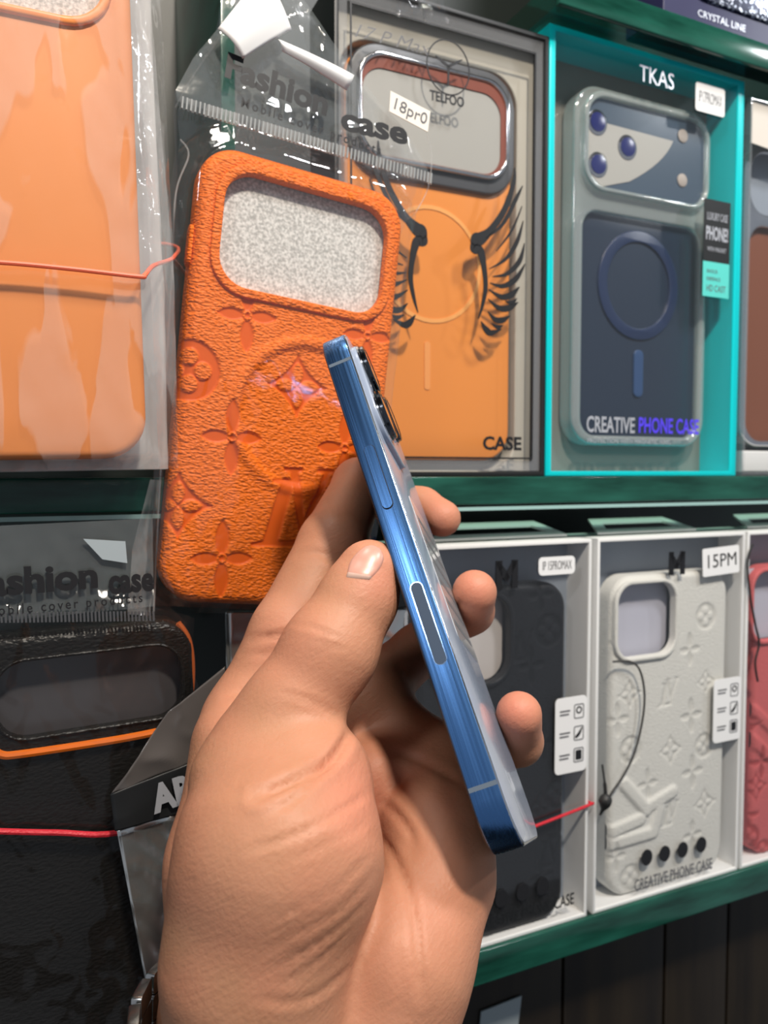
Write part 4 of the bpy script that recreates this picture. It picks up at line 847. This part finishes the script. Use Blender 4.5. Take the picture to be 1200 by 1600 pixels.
for xw, zl in ((12.8, 13), (12.8, 30.5), (31, 21.8)):
    ln = lathe('camera_lens', [(8.3, THK+1.8), (8.3, THK+2.5), (7.9, THK+2.8), (7.9, THK+3.6), (7.4, THK+3.95), (6.7, THK+3.95), (6.5, THK+3.7)], M['dark_chrome'], ph, xw, LEN-zl, n=48)
    lathe('lens_glass', [(6.5, THK+3.6), (6.4, THK+3.8), (3, THK+3.85)], M['lens'], ln, xw, LEN-zl, n=36); lathe('lens_ring', [(8.55, THK+1.85), (8.55, THK+2.2), (8.2, THK+2.3)], M['chrome'], ln, xw, LEN-zl, n=48)
lathe('flash', [(2.6, THK+1.85), (2.6, THK+2.1), (2, THK+2.2)], M['ivory'], ph, 31, LEN-9)
stk = slab('film_sticker', [rrect(26, 70, LEN-100, LEN-52, 2)], THK+0.31, THK+0.5, film_mat('back_sticker', 0.55, gloss=1.0, bstr=0.0), ph)
boxes('sticker_print', [(30, 66, THK+0.5, THK+0.56, LEN-60-k*7, LEN-58-k*7) for k in range(6)], M['grey_ink'], stk)

# ------------------------------------------------------------------ the hand (one continuous surface from a smooth distance field)
def C3(px, py, d): return px3(px, py, d)
def rcone(P, a, b, ra, rb):
    ba = b-a; l2 = ba@ba; t = np.clip(((P-a)@ba)/l2, 0, 1); q = P-a-t[..., None]*ba
    return np.sqrt((q*q).sum(-1))-(ra+(rb-ra)*t)
def smin(a, b, k):
    h = np.clip(0.5+0.5*(b-a)/k, 0, 1); return b*(1-h)+a*h-k*h*(1-h)
HS = 1.045
def fp(py, w, n, r):                    # a joint placed about the phone: height in view, w across its width, n off its screen (mm)
    Q = P_top+l_of(py, n, w)*PL_L+w*PW+n*PN; return (600+1200*Q[0]/Q[2], 800-1200*Q[1]/Q[2], Q[2], r)
CH = dict(
 index=([(394, 1122, 234, 13.4), (452, 990, 240, 12.1), (520, 850, 258, 11.3), (561, 757, 284, 9.4), fp(782, 83, -5, 7.6), fp(792, 84, 7, 7.3), fp(810, 79, 13.0, 7.1)]),
 middle=([(490, 1165, 234, 12.5), (575, 1085, 248, 10.6), fp(1018, 73, -11, 9.0), fp(985, 83, -3, 8.2), fp(955, 83, 11, 8.0), fp(925, 67, 15.3, 7.7)]),
 ring=([(580, 1215, 226, 12), (645, 1188, 236, 10.2), fp(1172, 64, -11, 9.0), fp(1170, 82, -5, 8.2), fp(1158, 83, 11, 7.9), fp(1116, 67, 15.0, 7.4)]),
 pinky=([(660, 1290, 214, 11.2), (705, 1272, 220, 9.0), fp(1265, 60, -9.6, 8.0), fp(1280, 80, -8, 7.2)]),
 thumb=([(408, 1222, 196, 17.0), (425, 1165, 199, 14.0), (455, 1112, 200, 12.7), (515, 1016, 203, 12.2), (560, 935, 209, 10.2), (577, 893, 211, 8.8)]),
)
METAS = [((394, 1122, 234), 13.5, (400, 1600, 206), 23), ((485, 1180, 240), 13.5, (470, 1450, 228), 15), ((470, 1450, 228), 15, (470, 1640, 206), 23), ((578, 1232, 233), 12.5, (572, 1440, 219), 15), ((572, 1440, 219), 15, (530, 1640, 197), 21), ((650, 1296, 222), 12, (625, 1440, 208), 14), ((625, 1440, 208), 14, (575, 1640, 188), 18), ((590, 1128, 246), 14, (682, 1205, 232), 11), ((682, 1205, 232), 11, (696, 1300, 212), 10.5),
         ((696, 1300, 212), 10.5, (690, 1375, 203), 11.5), ((690, 1375, 203), 11.5, (625, 1500, 191), 16), ((625, 1500, 191), 16, (560, 1660, 190), 17), ((372, 1165, 220), 13, (350, 1350, 208), 13.5), ((350, 1350, 208), 13.5, (350, 1560, 196), 14.5)]
def hand_sdf(P):
    def chain(c, k):
        D = None
        for (x0, y0, d0, r0), (x1, y1, d1, r1) in zip(c[:-1], c[1:]):
            q = rcone(P, C3(x0, y0, d0), C3(x1, y1, d1), r0, r1); D = q if D is None else smin(D, q, k)
        return D
    D = None
    for a, ra, b_, rb in METAS:
        q = rcone(P, C3(*a), C3(*b_), ra, rb); D = q if D is None else smin(D, q, 10)
    arm = rcone(P, C3(448, 1660, 197), C3(470, 2150, 215), 28, 30); arm = smin(arm, rcone(P, C3(505, 1660, 195), C3(540, 2150, 215), 26, 30), 10); D = smin(D, arm, 14)
    th = rcone(P, C3(474, 1226, 191), C3(444, 1325, 181), 17.3, 23); th = smin(th, rcone(P, C3(438, 1330, 181), C3(402, 1500, 180), 23, 20.5), 6)
    th = smin(th, rcone(P, C3(408, 1222, 196), C3(425, 1360, 184), 17.5, 23), 6)
    th = smin(th, rcone(P, C3(402, 1500, 180), C3(420, 1650, 186), 20.5, 25), 8)
    D = smin(D, th, 3)
    fi = chain(CH['index'], 3)
    for nme in ('middle', 'ring', 'pinky'): fi = smin(fi, chain(CH[nme], 3), 1.6)
    D = smin(D, fi, 5)
    return smin(D, chain(CH['thumb'], 4), 3.2)
def surface_nets(lo, hi, h):
    ax = [np.arange(lo[i], hi[i]+h, h) for i in range(3)]; n = [len(a) for a in ax]
    D = np.empty(n, np.float32)
    for i0 in range(0, n[0], 24):
        g = np.stack(np.meshgrid(ax[0][i0:i0+24], ax[1], ax[2], indexing='ij'), -1); D[i0:i0+24] = hand_sdf(g)
    S = D < 0; corners = [(i, j, k) for i in (0, 1) for j in (0, 1) for k in (0, 1)]
    sh = lambda A, c: A[c[0]:n[0]-1+c[0], c[1]:n[1]-1+c[1], c[2]:n[2]-1+c[2]]
    cnt = sum(sh(S, c).astype(np.int8) for c in corners); cell = (cnt > 0) & (cnt < 8); ids = -np.ones(cell.shape, np.int64); ci = np.argwhere(cell); ids[cell] = np.arange(len(ci))
    acc = np.zeros((len(ci), 3)); num = np.zeros(len(ci))
    for a in range(8):
        for b_ in range(a+1, 8):
            ca, cb_ = np.array(corners[a]), np.array(corners[b_])
            if abs(ca-cb_).sum() != 1: continue
            da = D[tuple((ci+ca).T)]; db = D[tuple((ci+cb_).T)]; m_ = (da < 0) != (db < 0); t_ = np.where(m_, da/(da-db+1e-12), 0)
            acc += np.where(m_[:, None], ca+(cb_-ca)*t_[:, None], 0); num += m_
    V = (ci+acc/num[:, None])*h+np.array(lo); F = []
    for ax_ in range(3):
        u, v = [(1, 2), (2, 0), (0, 1)][ax_]; e = np.eye(3, dtype=int)
        A = S[tuple(slice(0, n[k]-1) if k == ax_ else slice(1, n[k]-1) for k in range(3))]; Bv = S[tuple(slice(1, n[k]) if k == ax_ else slice(1, n[k]-1) for k in range(3))]
        off = np.array([0 if k == ax_ else 1 for k in range(3)])
        for flip, mask in ((False, A & ~Bv), (True, ~A & Bv)):
            p = np.argwhere(mask)+off
            q = [ids[tuple((p-d).T)] for d in (0*e[0], e[u], e[u]+e[v], e[v])]
            F.append(np.stack(q[::-1] if flip else q, 1))
    return V, np.concatenate(F)
HV, HF = surface_nets((-78, -226, 150), (60, 24, 318), 1.2)
HF = HF[(HF >= 0).all(1)]
def sdf_grad(P, e=0.4):
    g = np.stack([hand_sdf(P+e*np.eye(3)[i])-hand_sdf(P-e*np.eye(3)[i]) for i in range(3)], -1); return g/(np.linalg.norm(g, axis=1, keepdims=True)+1e-9)
HN = sdf_grad(HV)
HPX = 600+1200*HV[:, 0]/HV[:, 2]; HPY = 800-1200*HV[:, 1]/HV[:, 2]
facing = np.clip(-(HN*(HV/np.linalg.norm(HV, axis=1, keepdims=True))).sum(1)*2, 0, 1)
# skin creases: (points, half width px, depth mm, nearest and farthest depth they lie at)
CREASE = [([(470, 868), (494, 863), (530, 872)], 5, 0.7, 215, 260), ([(478, 880), (505, 873), (540, 884)], 4, 0.35, 215, 260), ([(395, 998), (440, 992), (475, 985)], 5, 0.8, 205, 240), ([(380, 1025), (430, 1020)], 4, 0.35, 205, 240), ([(355, 1085), (384, 1078), (400, 1072)], 6, 0.7, 200, 240),
          ([(580, 1100), (550, 1140), (522, 1185), (470, 1215), (400, 1245)], 7, 1.6, 155, 205), ([(540, 1150), (500, 1210), (450, 1255), (420, 1270)], 5, 0.7, 150, 200), ([(588, 1230), (540, 1262), (470, 1300), (390, 1330)], 5, 0.5, 145, 190), ([(590, 1275), (530, 1310), (440, 1350)], 4, 0.3, 145, 190),
          ([(590, 1250), (615, 1268), (640, 1300), (648, 1330)], 6, 0.7, 170, 220), ([(588, 1300), (610, 1330), (630, 1370), (645, 1420), (655, 1500), (658, 1560)], 6, 0.8, 160, 215), ([(600, 1170), (660, 1190), (730, 1228)], 6, 0.8, 185, 225),
          ([(440, 972), (480, 980), (510, 990)], 3, 0.25, 178, 200), ([(470, 968), (505, 985), (545, 1002)], 3, 0.3, 178, 200), ([(490, 1000), (530, 1010), (560, 1025)], 3, 0.25, 178, 200), ([(430, 1080), (480, 1092), (530, 1120)], 4, 0.3, 170, 200),
          ([(400, 1560), (460, 1566), (510, 1545), (560, 1500)], 5, 0.5, 145, 185), ([(585, 1330), (520, 1390), (420, 1440)], 4, 0.3, 145, 190), ([(585, 1365), (520, 1430), (400, 1490)], 4, 0.28, 145, 190), ([(580, 1400), (520, 1460), (420, 1520)], 4, 0.28, 145, 190), ([(560, 1440), (500, 1500), (430, 1545)], 4, 0.25, 145, 190)]
disp = np.zeros(len(HV))
for pts, wpx, dep, d0, d1 in CREASE:
    d0, d1 = d0*HS-6, d1*HS+8
    S_ = catmull(pts, 6); best = np.full(len(HV), 1e9)
    sel = np.nonzero((HV[:, 2] > d0) & (HV[:, 2] < d1) & (facing > 0.05) & (HPX > S_[:, 0].min()-25) & (HPX < S_[:, 0].max()+25) & (HPY > S_[:, 1].min()-25) & (HPY < S_[:, 1].max()+25))[0]
    if not len(sel): continue
    bx, by = HPX[sel], HPY[sel]; bd = np.full(len(sel), 1e9)
    for a, c in zip(S_[:-1], S_[1:]):
        e = c-a; tt = np.clip(((bx-a[0])*e[0]+(by-a[1])*e[1])/(e@e+1e-9), 0, 1); bd = np.minimum(bd, np.hypot(bx-a[0]-tt*e[0], by-a[1]-tt*e[1]))
    ends = np.minimum(np.hypot(bx-S_[0, 0], by-S_[0, 1]), np.hypot(bx-S_[-1, 0], by-S_[-1, 1])); fade = np.clip(ends/30, 0.0, 1)
    disp[sel] += dep*fade*facing[sel]*(np.exp(-(bd/wpx)**2)-0.28*np.exp(-((bd-2.4*wpx)/(1.4*wpx))**2))
# fine parallel wrinkles over the ball of the thumb
w_ = np.clip(1-np.hypot((HPX-500)/130, (HPY-1420)/170), 0, 1)*(HV[:, 2] < 194)*facing
ph_ = (HPX*0.52+HPY*0.85)/6.0+3*vnoise(HPX/60, HPY/60, 4); disp += 0.08*w_*np.sin(ph_)*vnoise(HPX/40, HPY/30, 8)
HV2 = HV-HN*disp[:, None]
pink = np.clip(vnoise(HPX/70, HPY/70, 11)*0.5, 0, 1)*0.5
for cx_, cy_, rx_, ry_, am in ((560, 1240, 80, 110, 0.55), (690, 1420, 110, 170, 0.3), (800, 1110, 60, 60, 0.75), (735, 920, 60, 70, 0.65), (685, 805, 50, 60, 0.5), (440, 1000, 110, 90, 0.3), (590, 900, 50, 60, 0.45), (620, 1500, 100, 160, 0.25)):
    pink = np.maximum(pink, am*np.exp(-((HPX-cx_)/rx_)**2-((HPY-cy_)/ry_)**2))
Wd = np.array([c2w(*v) for v in HV2]); o0 = c2w(*C3(480, 1640, 190))
person = mk('person', Wd-o0, HF, M['skin'], None, angle=180, attrs={'pink': pink}); person.location = Vector(o0*MM)
tag(person, 'left hand of a person, palm towards the viewer, gripping the blue phone', 'person')
# thumbnail laid on the thumb's surface
def march(px, py, d0=150.0):
    px, py = np.broadcast_arrays(np.asarray(px, float), np.asarray(py, float)); dr = np.stack([(px-600)/1200, (800-py)/1200, np.ones(px.shape)], -1); d = np.full(px.shape, d0); nr_ = np.linalg.norm(dr, axis=-1)
    for _ in range(60): d = d+np.clip(hand_sdf(dr*d[..., None]), -2, 6)/nr_*0.9
    return dr*d[..., None]
nu, nv_ = 18, 18; V = []; Mi = []
nl = catmull([(541, 902), (547, 876), (566, 856), (583, 853)], 6); nrr = catmull([(577, 906), (593, 890), (600, 872), (592, 856)], 6)
grid = np.array([[nl[j]*(1-i/nu)+nrr[j]*(i/nu) for i in range(nu+1)] for j in range(len(nl))]); nj = len(nl)
Pq = march(grid[..., 0], grid[..., 1]); Nq = sdf_grad(Pq.reshape(-1, 3)).reshape(Pq.shape)
u_ = np.linspace(-1, 1, nu+1)[None, :]; v_ = np.linspace(-1, 1, nj)[:, None]; lift = 0.75*np.sqrt(np.clip(1-np.maximum(abs(u_), abs(v_))**6, 0, 1))-0.15
Pn = Pq+Nq*lift[..., None]; Wn = np.array([c2w(*v) for v in Pn.reshape(-1, 3)])-o0
F = [(j*(nu+1)+i, j*(nu+1)+i+1, (j+1)*(nu+1)+i+1, (j+1)*(nu+1)+i) for j in range(nj-1) for i in range(nu)]
mk('thumbnail', Wn, F, M['nail'], person, angle=180, recalc=False)
nb = 3; mk('nail_edge', (np.array([c2w(*v) for v in (Pq[:nb]+Nq[:nb]*(lift[:nb, :, None]+0.12)).reshape(-1, 3)])-o0), [(j*(nu+1)+i, j*(nu+1)+i+1, (j+1)*(nu+1)+i+1, (j+1)*(nu+1)+i) for j in range(nb-1) for i in range(nu)], M['lunula'], person, angle=180)

# ------------------------------------------------------------------ watch bracelet on the wrist
wc = C3(470, 1665, 195); wt = bpy.data.objects.new('watch_bracelet', None); COL.objects.link(wt); wt.location = Vector(c2w(*wc)*MM)
tag(wt, 'steel link watch bracelet on the wrist at the lower left edge of the hand', 'watch')
nlk = 26
for k in range(nlk):
    a = 2*math.pi*k/nlk; rx_, rz_ = 40.5, 40.0
    pc = np.array([rx_*math.cos(a), -11*math.cos(a), rz_*math.sin(a)]); tang = np.array([-rx_*math.sin(a), 11*math.sin(a), rz_*math.cos(a)]); tang /= np.linalg.norm(tang)
    out = np.array([math.cos(a)/rx_, 0, math.sin(a)/rz_]); out -= tang*(out@tang); out /= np.linalg.norm(out); wid = np.cross(tang, out)
    for q, (c0, hw_) in enumerate(((-6.2, 2.7), (0, 3.2), (6.2, 2.7))):
        P = rrect(-4.4, 4.4, -hw_, hw_, 1.0, 3); sft = 4.5 if q == 1 else 0
        if q == 1:
            pass
        Vv, Ff = slab_data([P], -1.4, 1.4, bev=0.7, seg=2)
        Wv = [dirw(pc+tang*(x)+out*(-y)+wid*(z+c0)) for x, y, z in Vv]
        mk('bracelet_link', Wv, Ff, M['steel'], wt, recalc=True)
